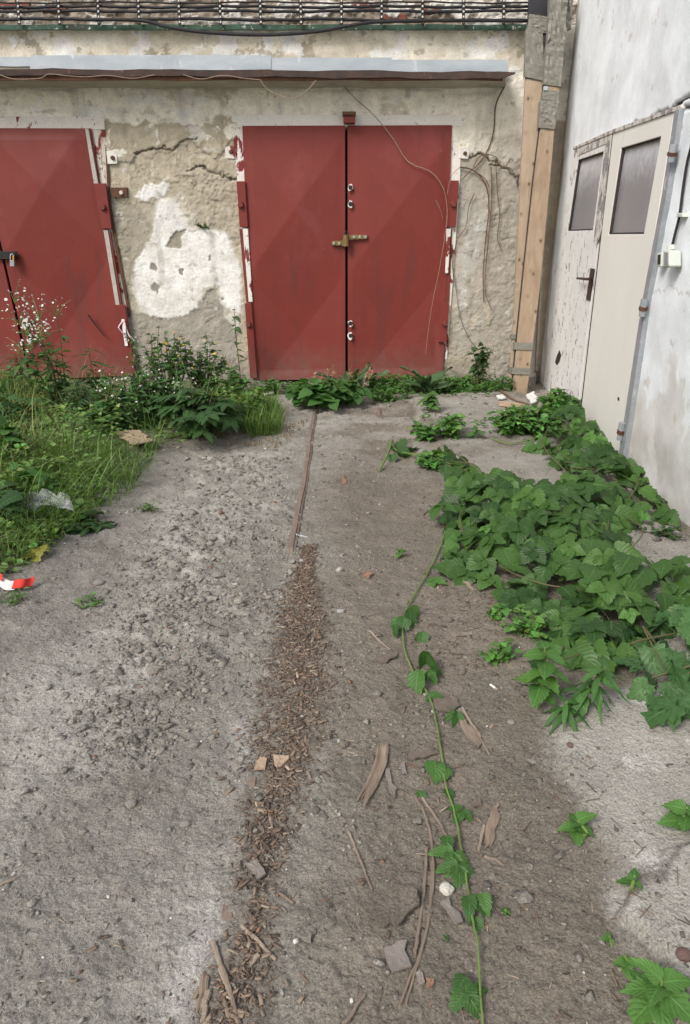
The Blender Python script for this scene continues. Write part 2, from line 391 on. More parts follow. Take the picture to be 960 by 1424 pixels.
M['flat_grey'] = mat('grey_board_scrap', (.25, .22, .195), (.20, .175, .155), scale=9, rough=.95, bump=.3, bscale=60)
M['twig'] = mat('dead_twig', (.17, .105, .075), (.11, .07, .052), scale=30, rough=.9, bump=.3)
M['pale_twig'] = mat('pale_dead_vine', (.33, .255, .195), (.24, .17, .13), scale=30, rough=.9)
M['stem'] = mat('green_stem', (.16, .24, .065), (.11, .18, .05), scale=18, rough=.6, fine=.08)
M['dstem'] = mat('dark_stem', (.09, .11, .045), (.12, .085, .05), scale=18, rough=.7, fine=.08)
M['box_grey'] = mat('grey_plastic', (.56, .60, .55), (.50, .54, .50), scale=14, rough=.5, fine=.05, bump=.05)
M['teal'] = mat('teal_lens', (.10, .40, .36), rough=.35, fine=0)
M['orange'] = mat('orange_plastic', (.62, .30, .05), rough=.4, fine=0)
M['tape_red'] = mat('red_barrier_tape', (.62, .045, .03), (.55, .04, .03), rough=.4, fine=.03)
M['tape_white'] = mat('white_barrier_tape', (.74, .72, .7), rough=.4, fine=.03)
M['pink'] = mat('pink_ribbon', (.72, .48, .56), (.78, .6, .66), rough=.6, fine=.03)
M['leaf_vine'] = leafmat('creeper_leaf', (.050, .122, .032), .42, rough=.42)
M['leaf_light'] = leafmat('light_green_leaf', (.085, .205, .05), .2)
M['leaf_jag'] = leafmat('bluish_green_leaf', (.065, .155, .055), .2)
M['leaf_dark'] = leafmat('dark_green_leaf', (.052, .118, .042), .2)
M['leaf_mid'] = leafmat('mid_green_leaf', (.062, .160, .045), .25)
M['leaf_trail'] = leafmat('trailing_leaf', (.060, .150, .040), .25)
M['leaf_dock'] = leafmat('dock_leaf', (.075, .145, .07), .2)
M['leaf_yellow'] = leafmat('yellowed_leaf', (.33, .34, .09), .1, spots=.34)
M['small'] = leafmat('small_foliage', (1, 1, 1), attr=True, veins=False, rough=.55, trans=.3)
M['grass'] = leafmat('grass_blades', (1, 1, 1), attr=True, veins=False, rough=.55, trans=.3)
M['petal'] = mat('white_petal', (.66, .66, .62), rough=.7, fine=0)
M['yellow'] = mat('yellow_petal', (.75, .48, .03), rough=.7, fine=0)
def film():
    m, t, p = nodes_of('clear_plastic_film')
    p.inputs['Base Color'].default_value = (.8, .82, .8, 1); p.inputs['Roughness'].default_value = .25; p.inputs['Alpha'].default_value = .2
    return m
M['film'] = film()

exec_order = []
# ================================================================== GROUND
G_SLAB = gpoly([(585, 590), (640, 560), (700, 556), (770, 580), (830, 640), (900, 700), (1010, 800), (1090, 960), (960, 985), (900, 860), (800, 830), (720, 740), (640, 700), (620, 660), (575, 625)])
G_FAR = gpoly([(575, 560), (700, 548), (800, 570), (860, 625), (700, 612), (590, 608)])
G_NEAR = gpoly([(760, 985), (880, 960), (1100, 1000), (1200, 1500), (960, 1440), (920, 1370), (868, 1300), (838, 1240), (850, 1200), (815, 1150), (790, 1080)])
G_NEAR2 = gpoly([(838, 1262), (870, 1240), (915, 1235), (930, 1190), (975, 1170), (1200, 1200), (1200, 1500), (980, 1440), (925, 1370), (880, 1300)])
G_VEG = gpoly([(-300, 560), (-60, 528), (360, 530), (392, 588), (330, 612), (215, 640), (160, 690), (100, 735), (50, 790), (-60, 850), (-400, 900)])
G_PALE = [gpoly([(-60, 1010), (60, 930), (180, 830), (260, 760), (330, 830), (250, 930), (120, 1050), (-40, 1180)]),
          gpoly([(210, 700), (300, 640), (400, 620), (380, 700), (300, 780), (200, 800)]),
          gpoly([(240, 1250), (310, 1220), (300, 1330), (265, 1424), (190, 1424)])]
G_ROUGH = gpoly([(290, 640), (380, 640), (400, 800), (330, 900), (230, 1010), (150, 1060), (170, 900), (230, 760)])
RAILX = -.268
CHIPS = gpoly([(428, 770), (420, 830), (418, 900), (415, 960), (400, 1030), (385, 1090), (372, 1150), (362, 1210), (352, 1270), (350, 1330), (330, 1400), (300, 1470)])
CHIPW = [.035, .075, .11, .115, .105, .085, .075, .07, .06, .06, .07, .07]
STEPL = gpoly([(570, 610), (700, 612), (800, 622), (880, 640)])
def chip_dist(x, y):
    """distance across the chip strip in units of its half width"""
    yy = np.asarray(y, float); o = np.argsort(CHIPS[:, 1]); cx = np.interp(yy, CHIPS[o, 1], CHIPS[o, 0]); cw = np.interp(yy, CHIPS[o, 1], np.array(CHIPW)[o])
    d = np.abs(x - cx) / cw
    return np.where((yy > CHIPS[:, 1].max() + .05), 9., d)
def gh(x, y, fine=True):
    x = np.asarray(x, float); y = np.asarray(y, float)
    wx = x + .05 * fbm(x, y, 5, 3, 40); wy = y + .05 * fbm(x, y, 5, 3, 41)
    slab = np.maximum(ss(.02, -.02, sdf(G_SLAB, wx, wy)), ss(.02, -.02, sdf(G_FAR, x, y)))
    near = ss(.03, -.03, sdf(G_NEAR, wx, wy)); near2 = ss(.006, -.006, sdf(G_NEAR2, wx, wy))
    far = ss(.008, -.008, sdf(G_FAR, x, y + .015 * fbm(x, y, 6, 2, 44)))
    hard = np.maximum(slab, near)
    rough = ss(.25, -.15, sdf(G_ROUGH, wx, wy)); left = ss(.15, -.25, x)
    chip = ss(1.3, .8, chip_dist(x, y))
    h = .020 * fbm(x, y, .9, 3, 1) + .010 * fbm(x, y, 3.2, 3, 5) * (1 - hard * .7)
    cl = 1 - np.abs(fbm(x, y, 11, 4, 12)); cl2 = np.clip(fbm(x, y, 17, 3, 15), -.2, 1)
    h = h + (1 - hard) * (.004 * (cl - .8) + (.007 + .022 * rough + .006 * left) * cl2 * (.35 + .65 * ss(-.2, .35, fbm(x, y, 2.6, 3, 18))))
    if fine:
        cr = np.abs(fbm(x + .03 * fbm(x, y, 8, 2, 27), y, 4.5, 3, 26)); crk = ss(.018, .0, cr) * ss(.0, .3, fbm(x, y, 1.7, 3, 28))
        h = h + (1 - hard * .55) * (.0042 * fbm(x, y, 42, 3, 21) + (.006 + .008 * rough) * np.clip(fbm(x, y, 27, 2, 25), 0, 1) + .004 * np.clip(fbm(x, y, 70, 2, 29), -.2, 1)) - .007 * crk * (1 - hard)
    # low wheel ruts either side of the track
    h = h - .015 * ss(.35, 0, np.abs(x - .33)) * (1 - hard) + .012 * np.exp(-((x + .05) / .2) ** 2) * (1 - hard) - .012 * np.exp(-((x - RAILX) / .1) ** 2) * ss(3.6, 4.2, y)
    h = h + .003 * chip + .022 * slab + .028 * far + .016 * near + .020 * near2
    veg = ss(.2, -.3, sdf(G_VEG, x, y)); h = h + .05 * veg
    return h
def gz(x, y): return float(gh(np.array([x]), np.array([y]))[0])
def on_ground(px, py):
    z = 0.
    for _ in range(4):
        p = PG(px, py, z); z = gz(p[0], p[1])
    p = PG(px, py, z); return np.array([p[0], p[1], z])
def build_ground():
    ys = np.concatenate([np.linspace(-1.5, .55, 24, endpoint=False), .55 * np.exp(np.linspace(0, math.log(7.97 / .55), 660))])
    u = np.linspace(-1, 1, 640); X = u[None, :] * np.maximum(1.1, .75 + .62 * ys)[:, None]; Y = np.repeat(ys[:, None], len(u), 1)
    x = X.ravel(); y = Y.ravel(); z = gh(x, y)
    wx = x + .06 * fbm(x, y, 5, 4, 50); wy = y + .06 * fbm(x, y, 5, 4, 51)
    soil = np.array([.270, .256, .226]); pale = np.array([.392, .376, .338]); dark = np.array([.172, .157, .131]); conc = np.array([.41, .396, .356]); white = np.array([.50, .48, .45]); brown = np.array([.212, .184, .149])
    lr = ss(-.34, .12, x + .12 * fbm(x, y, 2.5, 3, 61))[:, None]
    c = soil * (1 - lr * .88) + brown * lr * .88
    big = fbm(x, y, 1.6, 4, 60)[:, None]; c = c * (1 + .16 * big)
    def over(m, col): 
        nonlocal c
        m = np.clip(m, 0, 1)[:, None]; c = c * (1 - m) + np.asarray(col) * m
    for p in G_PALE: over(.9 * ss(.16, -.16, sdf(p, wx, wy) + .10 * fbm(x, y, 7, 3, 62)), pale)
    far = ss(4., 6.2, y); over(.8 * far * ss(-.3, .3, fbm(x, y, 4, 4, 63)), pale)
    dm = ss(.18, .6, fbm(x, y, 5.5, 5, 64)); over(.5 * dm, dark)
    over(.45 * ss(.25, .6, fbm(x, y, 24, 3, 66)), dark)
    rough = ss(.25, -.15, sdf(G_ROUGH, wx, wy)); over(.42 * rough * ss(-.2, .4, fbm(x, y, 8, 4, 67)), dark)
    slab = np.maximum(ss(.04, -.03, sdf(G_SLAB, wx, wy)), ss(.02, -.02, sdf(G_FAR, x, y))); over(.8 * slab, conc * .82)
    over(.75 * slab * ss(.0, .55, fbm(x, y, 3.3, 4, 69)), brown * .95)
    near = ss(.07, -.03, sdf(G_NEAR, wx, wy)); over(.85 * near, conc)
    over(near * .55 * ss(-.05, .45, fbm(x, y, 5, 5, 70)), dark * 1.35)
    over(near * .85 * ss(.24, .34, fbm(x, y, 9, 6, 71, .62)), white * 1.05)
    near2 = ss(.01, -.01, sdf(G_NEAR2, wx, wy)); over(.45 * near2, conc * 1.06)
    over(.7 * np.exp(-(sdf(G_NEAR2, wx, wy) / .012) ** 2) * near, dark * .8)
    chip = ss(1.35, .75, chip_dist(x, y) + .5 * fbm(x, y, 9, 4, 72)); over(.62 * chip * (.55 + .45 * ss(-.2, .3, fbm(x, y, 14, 3, 73))), (.150, .120, .095))
    over(.75 * np.exp(-(sdl(STEPL, x, y + .015 * fbm(x, y, 6, 3, 76)) / .018) ** 2), dark * .7)
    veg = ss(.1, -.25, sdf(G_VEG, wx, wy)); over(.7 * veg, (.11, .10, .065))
    over(.22 * ss(.45, .25, np.abs(x - .35)) * ss(5.5, 2., y), brown * .8)
    lime = gpoly([(312, 1010), (345, 990), (350, 1050), (330, 1060)]); over(.7 * ss(.03, -.03, sdf(lime, wx, wy)), white * .9)
    pt = gpoly([(268, 1280), (292, 1250), (300, 1320), (262, 1400), (235, 1424)]); over(.75 * ss(.03, -.03, sdf(pt, wx, wy)), white * .95)
    # pale grit in the swept area before the gate
    over(.5 * ss(.58, .66, fbm(x, y, 55, 2, 75)) * ss(3.5, 5.5, y), (.5, .48, .45))
    V = np.stack([x, y, z], 1)
    o = mk('ground', V, grid_faces(len(ys), len(u)), M['soil'], col=c, smooth=True); o['kind'] = 'structure'
    # the yard beyond, lower so that it never meets the detailed sheet
    b = 60.; bv = [(-b, -b, -.12), (b, -b, -.12), (b, b, -.12), (-b, b, -.12)]
    o = mk('yard', bv, [[0, 1, 2, 3]], M['soil'], col=np.tile(soil, (4, 1))); o['kind'] = 'structure'
build_ground()

# ================================================================== BACK WALL
def lines(a, b, step): return np.linspace(a, b, max(2, int(round(abs(b - a) / step)) + 1))
Z = lambda y: PB(480, y)[2]
def build_back_wall():
    root = thing('garage_wall', 'long garage wall of peeling cream and tan plaster behind the red doors', 'wall', (-2, WALL_Y, 0))
    xs = np.concatenate([lines(-8, -4.05, .3)[:-1], lines(-4.05, 2.30, .0085)]); zs = np.concatenate([lines(-.15, 3.62, .0085), lines(3.7, 4.6, .15)])
    X, Zg = np.meshgrid(xs, zs); x = X.ravel(); z = Zg.ravel()
    j = fbm(x, z, 9, 5, 100); j2 = fbm(x, z, 9, 5, 101); jj = fbm(x, z, 2.2, 3, 102)
    wx = x + .045 * j + .02 * fbm(x, z, 32, 3, 104); wz = z + .045 * j2 + .02 * fbm(x, z, 32, 3, 105)
    tan = np.array([.440, .390, .300]); tan2 = np.array([.385, .350, .28]); cream = np.array([.78, .745, .65]); white = np.array([.80, .80, .775]); grey = np.array([.36, .335, .29]); dirt = np.array([.19, .15, .11])
    beige = np.array([.67, .62, .52])
    c = np.tile(tan, (len(x), 1)) * (1 + .12 * fbm(x, z, 3, 4, 106))[:, None]
    o = .006 * fbm(x, z, 7, 4, 107) + .004 * fbm(x, z, 26, 4, 108)
    def lay(m, col, raise_=0., rough=None):
        nonlocal c, o
        m = np.clip(m, 0, 1); c = c * (1 - m[:, None]) + np.asarray(col) * m[:, None]; o = o + raise_ * m
    def pm(pts, soft=.012, amp=1.): return ss(soft, -soft, sdf(bpoly(pts), x + (wx - x) * amp, z + (wz - z) * amp))
    # fascia band between the cable rack and the ledge
    band = ss(Z(86), Z(84), z) * 0 + (z > Z(100)) * 1.
    lay(band, beige, .006); 
    lay(band * ss(.05, .25, fbm(x, z, 2.6, 5, 110)), cream, .002)
    lay(band * ss(.10, .14, fbm(x, z, 4.2, 5, 111, .6)), white * .95, .004)
    lay(band * .8 * ss(.30, .36, fbm(x, z * 1.3, 6, 5, 112, .6)), tan * .85, -.004)
    lay(band * .8 * ss(.5, 1.4, x) * ss(.0, .35, fbm(x, z, 3.5, 5, 113)), cream * .78)
    # top strip: bare ragged masonry behind the cables
    top = ss(Z(36), Z(33), z); lay(top, (.33, .28, .225), -.03)
    o = o + top * (.022 * fbm(x, z * 1.6, 8, 4, 115) + .012 * fbm(x, z, 26, 3, 116))
    lay(top * ss(.02, .10, fbm(x * .8, z * 1.8, 5, 5, 117, .62)), (.70, .68, .62), .018)
    lay(top * .8 * ss(.22, .34, fbm(x * .6, z * 2.2, 6, 5, 118)), dirt, -.012)
    # zone under the ledge
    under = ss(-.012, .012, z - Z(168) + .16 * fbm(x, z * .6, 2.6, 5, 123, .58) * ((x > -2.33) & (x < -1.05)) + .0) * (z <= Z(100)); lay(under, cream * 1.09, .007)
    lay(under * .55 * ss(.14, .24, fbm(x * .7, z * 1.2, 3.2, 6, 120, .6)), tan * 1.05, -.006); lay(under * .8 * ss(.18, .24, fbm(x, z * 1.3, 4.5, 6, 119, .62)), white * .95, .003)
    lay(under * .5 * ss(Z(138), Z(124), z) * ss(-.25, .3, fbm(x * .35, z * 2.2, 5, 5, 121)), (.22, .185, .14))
    for k, (fq, th) in enumerate(((3.1, .16), (4.3, .22), (6.5, .26))):       # stepped edges of older coats
        fv = fbm(x + .3 * k, z, fq, 5, 150 + k, .58); zone = (x > -2.4) & (x < 1.9) & (z < Z(165)); o = o + .005 * ss(th - .012, th + .012, fv) * zone; lay(.45 * np.exp(-((fv - th + .012) / .014) ** 2) * zone, tan2 * .55); lay(.35 * ss(th, th + .02, fv) * zone * (x < 1.1), tan * 1.14 + .02)
    # pier between the doors
    lay(pm([(150, 150), (300, 150), (292, 180), (282, 160), (268, 140), (200, 150), (172, 165), (152, 160)]), cream * .98, .004)
    lay(pm([(150, 175), (340, 170), (322, 200), (300, 222), (268, 195), (252, 205), (238, 212), (222, 206), (190, 212), (182, 226), (152, 226)], .006), tan * 1.04, .016)
    lay(pm([(188, 185), (270, 172), (290, 190), (280, 198), (225, 186), (215, 205), (190, 202)]) * .9 * ss(-.02, .03, fbm(x, z, 7, 5, 125, .6)), (.63, .615, .56), .003)
    lay(pm([(150, 160), (330, 160), (325, 205), (285, 205), (250, 195), (200, 205), (155, 225)]) * ss(.14, .17, fbm(x, z, 5, 5, 124, .6)), cream * 1.02, .004)
    lay(pm([(270, 430), (330, 400), (335, 540), (150, 540), (170, 440)]) * ss(.16, .19, fbm(x, z, 6, 5, 129, .6)), (.60, .58, .52), .003)
    lay(pm([(255, 236), (278, 230), (300, 238), (330, 248), (332, 215), (300, 218), (268, 215)], .006), tan, .010)
    rough = np.maximum(pm([(238, 228), (332, 240), (335, 355), (300, 318), (262, 310), (245, 270)], .05), .35 * pm([(160, 228), (245, 214), (250, 260), (200, 300), (205, 340), (185, 400), (165, 380)], .05))
    o = o + rough * (.010 * fbm(x, z, 13, 4, 126) + .006 * fbm(x, z, 36, 3, 127)); lay(rough * .4, tan2)
    q = lambda L: [(a / 4 + 120, b / 4 + 160) for a, b in L]
    lay(pm(q([(310, 700), (370, 650), (380, 590), (415, 465), (475, 475), (555, 570), (575, 635), (640, 620), (775, 655), (830, 770), (862, 860), (868, 960), (866, 1110), (780, 1080), (750, 1070), (745, 950), (650, 960), (660, 1060), (600, 1090), (530, 1150), (420, 1125), (310, 1105), (255, 970), (235, 850)]), .03, .55), white * 1.06, .004); o = np.where(c[:, 2] > .7, .006 + .45 * (o - .006), o)
    lay(.45 * pm(q([(270, 640), (360, 520), (520, 460), (640, 560), (800, 600), (880, 760), (890, 1130), (780, 1130), (600, 1150), (300, 1150), (200, 950), (230, 780)]), .09) * ss(-.35, .25, fbm(x, z, 7, 5, 128)), (.60, .575, .51))
    lay(.75 * pm(q([(390, 640), (420, 460), (500, 480), (560, 600), (600, 640), (480, 660)]), .06), white * .83)
    lay(pm(q([(260, 440), (330, 385), (430, 365), (470, 400), (420, 460), (340, 470)]), .01), white * .95, .006)
    lay(pm(q([(440, 730), (500, 650), (560, 640), (525, 680), (530, 750)]), .008, .6), tan2 * .85, -.012)
    for px, py, r in ((214, 373, .045), (251, 381, .035), (293, 360, .025), (216, 400, .05), (311, 416, .02)):
        p = PB(px, py); lay(ss(r, r * .7, np.hypot(wx - p[0], wz - p[2])), grey * .8, -.008)
    lay(pm([(150, 270), (200, 290), (214, 320), (200, 345), (190, 370), (180, 420), (165, 400)], .02), tan2 * .96, -.004)
    lay(pm([(180, 432), (215, 440), (255, 442), (272, 430), (285, 415), (300, 395), (312, 440), (330, 460), (332, 530), (150, 540)], .01), grey * 1.02, -.004)
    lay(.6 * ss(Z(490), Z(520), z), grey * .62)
    # strip right of the big door
    lay(pm([(622, 160), (745, 100), (745, 222), (690, 226), (676, 214), (630, 216)], .012), cream * 1.08, .012)
    lay(.7 * pm([(680, 190), (730, 186), (730, 260), (690, 250)], .05), grey * 1.12)
    col1 = pm([(632, 222), (680, 218), (678, 480), (630, 500)], .02); lay(.9 * col1, grey * 1.08 + .03)
    lay(col1 * .75 * ss(.02, .35, fbm(x, z * .6, 4, 4, 130)), (.50, .50, .47)); lay(col1 * .6 * ss(.1, .4, fbm(x, z * .5, 5, 4, 131)), tan * 1.15)
    col2 = pm([(682, 228), (745, 235), (745, 540), (680, 540)], .02); lay(col2 * .9, grey * .98 + .01, -.004)
    o = o + col2 * (.008 * fbm(x, z, 9, 4, 132) + .005 * fbm(x, z, 28, 3, 133))
    for pts, sgn in (([(190, 213), (222, 206), (240, 211), (262, 196), (275, 192)], 1), ([(256, 236), (280, 231), (305, 245), (330, 248)], 1), ([(684, 228), (705, 232), (722, 248), (724, 268)], 1), ([(640, 218), (672, 216), (690, 224)], 1)):
        d = sdl(bpoly(pts), wx, wz); m = ss(.012, .004, d); lay(m * .85, (.10, .08, .06), -.018)
    # vertical run-off and general grime
    st = fbm(x * 7, z * .7, 1.2, 5, 140); lay(.3 * ss(.2, .6, st) * (z < Z(100)), tan2 * .62)
    lay(.45 * ss(.42, .55, fbm(x, z, 15, 4, 141)), tan2 * .7); lay(.5 * ss(.50, .56, fbm(x, z, 11, 5, 142)), white * .8)
    # door openings
    for a, b, t in ((-1.0, 1.05, 2.48), (-5.2, -2.50, 2.44)):
        m = ((x > a + .03) & (x < b - .03) & (z < t - .03)) * 1.; o = np.where(m > 0, -.16, o); lay(m, (.06, .05, .045))
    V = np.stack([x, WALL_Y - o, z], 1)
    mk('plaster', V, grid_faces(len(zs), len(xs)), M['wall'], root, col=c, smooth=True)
    mk('masonry', *box(-8, 2.6, WALL_Y + .2, WALL_Y + .45, -.2, 4.6, 0), M['concrete'], root)
    for px, py, wd in ((549, 25, 35), (505, 10, 30), (600, 14, 26), (20, 8, 44), (75, 12, 36), (318, 6, 30)):
        mk('brick', *slabB([(px - wd / 2, py - 5), (px - wd / 2 + 1, py + 5.5), (px + wd / 2, py + 5), (px + wd / 2 - 1, py - 6)], -.004, .08, .006), M['brick'], root)
    # ledge over the doors: concrete lip, steel edge, zinc flashing in four lengths
    ledge_x1 = PB(704, 100, .36)[0]
    prof = [(0, 2.80), (.10, 2.795), (.36, 2.825), (.36, 2.92), (.02, 2.97)]
    ptsL = [np.array([-8., WALL_Y - a, zz]) for a, zz in prof]
    nX = 40; Vx = []
    for i in range(nX + 1):
        xx = -8 + (ledge_x1 + 8) * i / nX; k = 1 - .5 * max(0, (i - nX + 1)) ** 2
        for a, zz in prof: Vx.append((xx + (.06 if i == nX and a < .2 else 0), WALL_Y - a * (1 if i < nX else .93) + .0, zz + .006 * math.sin(i * 2.1)))
    P = len(prof); Fc = [[i * P + k, i * P + (k + 1) % P, (i + 1) * P + (k + 1) % P, (i + 1) * P + k] for i in range(nX) for k in range(P)] + [[nX * P + k for k in range(P)]]
    mk('ledge', Vx, Fc, M['concrete'], root)
    def strip(name, pxs, ytop, ybot, front, thick, m, wav=0.):
        n = len(pxs); f, b = [], []
        for i, xx in enumerate(pxs):
            t = ytop[i]; q2 = ybot[i]
            f.append((PB(xx, t, front), PB(xx, q2, front)))
        V = []
        for (a, bb) in f:
            V += [a, bb, bb + np.array([0, thick, 0]), a + np.array([0, thick, 0])]
        Fq = [[i * 4 + k, i * 4 + (k + 1) % 4, (i + 1) * 4 + (k + 1) % 4, (i + 1) * 4 + k] for i in range(n - 1) for k in range(4)] + [[0, 1, 2, 3], [(n - 1) * 4 + k for k in (3, 2, 1, 0)]]
        return mk(name, V, Fq, m, root)
    def ripple(xs_, base, amp, seed): return [base + amp * math.sin(xx * .043 + seed) + amp * .6 * math.sin(xx * .11 + 2 * seed) for xx in xs_]
    for k, (a, b, yt, yb) in enumerate(((-300, 44, 79, 92), (42, 377, 77, 97), (374, 545, 80, 98), (541, 707, 83, 101))):
        xs_ = np.linspace(a, b, 14)
        strip('flashing', xs_, [yt + (0 if k != 1 else -.5 * math.sin((q_ - a) / (b - a) * 3)) for q_ in xs_], ripple(xs_, yb, .5, k), .372 + .006 * (k % 2), .010, M['zinc'])
    xs_ = np.linspace(-300, 717, 50); yt = ripple(xs_, 95.5, .9, 1.3); yb = ripple(xs_, 104, 1.0, .4)
    yt = [a + (xx > 0) * xx / 717 * 4.5 for a, xx in zip(yt, xs_)]; yb = [a + (xx > 0) * xx / 717 * 6 - (7 if xx > 712 else 0) for a, xx in zip(yb, xs_)]
    strip('steel_edge', xs_, yt, yb, .392, .030, M['edge'])
    strip('rusty_lip', np.linspace(-300, 700, 30), ripple(np.linspace(-300, 700, 30), 103, .5, 2), ripple(np.linspace(-300, 700, 30), 111.5, .6, 3), .368, .02, M['rust'])
    return root
wall_root = build_back_wall()

# cable rack + cables
def cables():
    r = thing('cable_rack', 'green steel angle with perforated dark straps carrying cables along the wall top', 'cable rack', tuple(PB(360, 40)))
    xs_ = np.linspace(-260, 738, 40); V = []
    for xx in xs_:
        for o_, yy in ((.10, 34 + .6 * math.sin(xx * .05)), (.10, 41 + .4 * math.sin(xx * .07)), (-.02, 42), (-.02, 36)): V.append(PB(xx, yy, o_) if o_ > 0 else PB(xx, yy, 0) + np.array([0, .02, 0]))
    n = len(xs_); Fq = [[i * 4 + k, i * 4 + (k + 1) % 4, (i + 1) * 4 + (k + 1) % 4, (i + 1) * 4 + k] for i in range(n - 1) for k in range(4)] + [[0, 1, 2, 3], [(n - 1) * 4 + k for k in (3, 2, 1, 0)]]
    mk('rail', V, Fq, M['green_rail'], r)
    bxs = [-30, 27, 83, 138, 194, 250, 307, 363, 419, 475, 531, 588, 645, 701]
    for i, bx in enumerate(bxs):
        lean = (7 - i * .62) if i < 9 else 0
        st = mk('strap', *slabB([(bx - 2.6 - lean * .75, -12), (bx - 2.1, 34), (bx + 2.1, 34), (bx + 2.4 - lean * .75, -12)], .135, .008, .001), M['strap'], r)
        for k in range(5):
            yy = 1 + k * 7.4; cx = bx - lean * .55 * (34 - yy) / 46
            mk('clip', *slabB(rects(cx - 1.15, yy - 1.4, cx + 1.15, yy + 1.4), .142, .008, .001), M['clip'], st)
    C6 = [('thin black cable running along the very top of the photo, above the others', 3.5, .007, 0), ('black cable of middle thickness second from the top of the rack', 9.5, .012, 1), ('black cable third from the top of the rack, close under the second', 15.5, .012, 2), ('slightly sagging black cable lowest on the rack just above the green rail', 27, .013, 3)]
    for lab, yy, rr, k in C6:
        xs2 = np.linspace(-280, 742, 60)
        pts = [PB(xx, yy + .9 * math.sin(xx * .03 + k) + .6 * math.sin(xx * .112 + 2 * k) + (1.6 if k == 3 and xx > 480 else 0), .115 - .012 * (k % 2)) for xx in xs2]
        tag(mk('cable', *tube(pts, rr, rr, 7), M['black'], at=PB(360, yy, .115), smooth=True), lab, 'cable', 'black cables on the wall rack')
    pts = curve([PB(a, b, .155) for a, b in ((120, 27), (195, 28.5), (235, 38), (290, 45.5), (370, 48.5), (440, 44), (480, 37), (520, 31), (600, 28.5), (742, 29))], 70)
    tag(mk('cable', *tube(pts, .015, .015, 8), M['black'], at=PB(370, 48, .155), smooth=True), 'thick black cable hanging in a low loop in front of the green rail', 'cable', 'black cables on the wall rack')
cables()

# ================================================================== GARAGE DOORS
def leaf_panel(name, corners, parent, front, m, seed, nodes):
    """pressed sheet-steel leaf: corners on the wall (tl,tr,br,bl) as X,Z; lattice creases"""
    (tl, tr, br, bl) = corners; nu, nv = 56, 120
    u = np.linspace(0, 1, nu); v = np.linspace(0, 1, nv); U, Vv = np.meshgrid(u, v); U = U.ravel(); Vv = Vv.ravel()
    X = (tl[0] * (1 - U) + tr[0] * U) * (1 - Vv) + (bl[0] * (1 - U) + br[0] * U) * Vv
    Zz = (tl[1] * (1 - U) + tr[1] * U) * (1 - Vv) + (bl[1] * (1 - U) + br[1] * U) * Vv
    # folded diamond lattice: period in v, centre ridge line
    off, per = nodes; a = np.abs(U * 2 - 1)                       # 0 centre .. 1 edges
    ph = (Vv - off) / per; nf = np.floor(ph); t = ph - nf; sg = np.where(nf % 2 == 0, 1., -1.)
    cn = np.where(np.round(ph) % 2 == 0, 1., -1.)
    inside = (t > a / 2) & (t < 1 - a / 2)
    h = .052 * np.where(inside, sg * (1 - 2 * t), cn * (1 - a))
    h = h + .005 * fbm(X, Zz, 1.7, 3, seed) + .0012 * fbm(X, Zz, 6, 2, seed + 5)
    edge = np.minimum.reduce([U * 12, (1 - U) * 12, Vv * 25, (1 - Vv) * 25]); h = h * np.clip(edge, 0, 1)
    Y = WALL_Y - front - h
    P = np.stack([X, Y, Zz], 1); Fq = [list(f) for f in grid_faces(nv, nu)]
    ring = list(range(nu)) + [i * nu + nu - 1 for i in range(1, nv)] + [(nv - 1) * nu + i for i in range(nu - 2, -1, -1)] + [i * nu for i in range(nv - 2, 0, -1)]
    n0 = len(P); back = P[ring] + np.array([0, .035, 0]); back[:, 1] = WALL_Y - front + .035
    P = np.vstack([P, back]); L = len(ring)
    Fq += [[ring[i], n0 + i, n0 + (i + 1) % L, ring[(i + 1) % L]] for i in range(L)]
    return mk(name, P, Fq, m, parent, smooth=False)
def bolt(name, px, py, o, r, h, m, parent): return mk(name, *disc(PB(px, py, o), (0, -1, 0), r, h, 9, 1), m, parent)
def XZ(px, py, o=.0): p = PB(px, py, o); return (p[0], p[2])
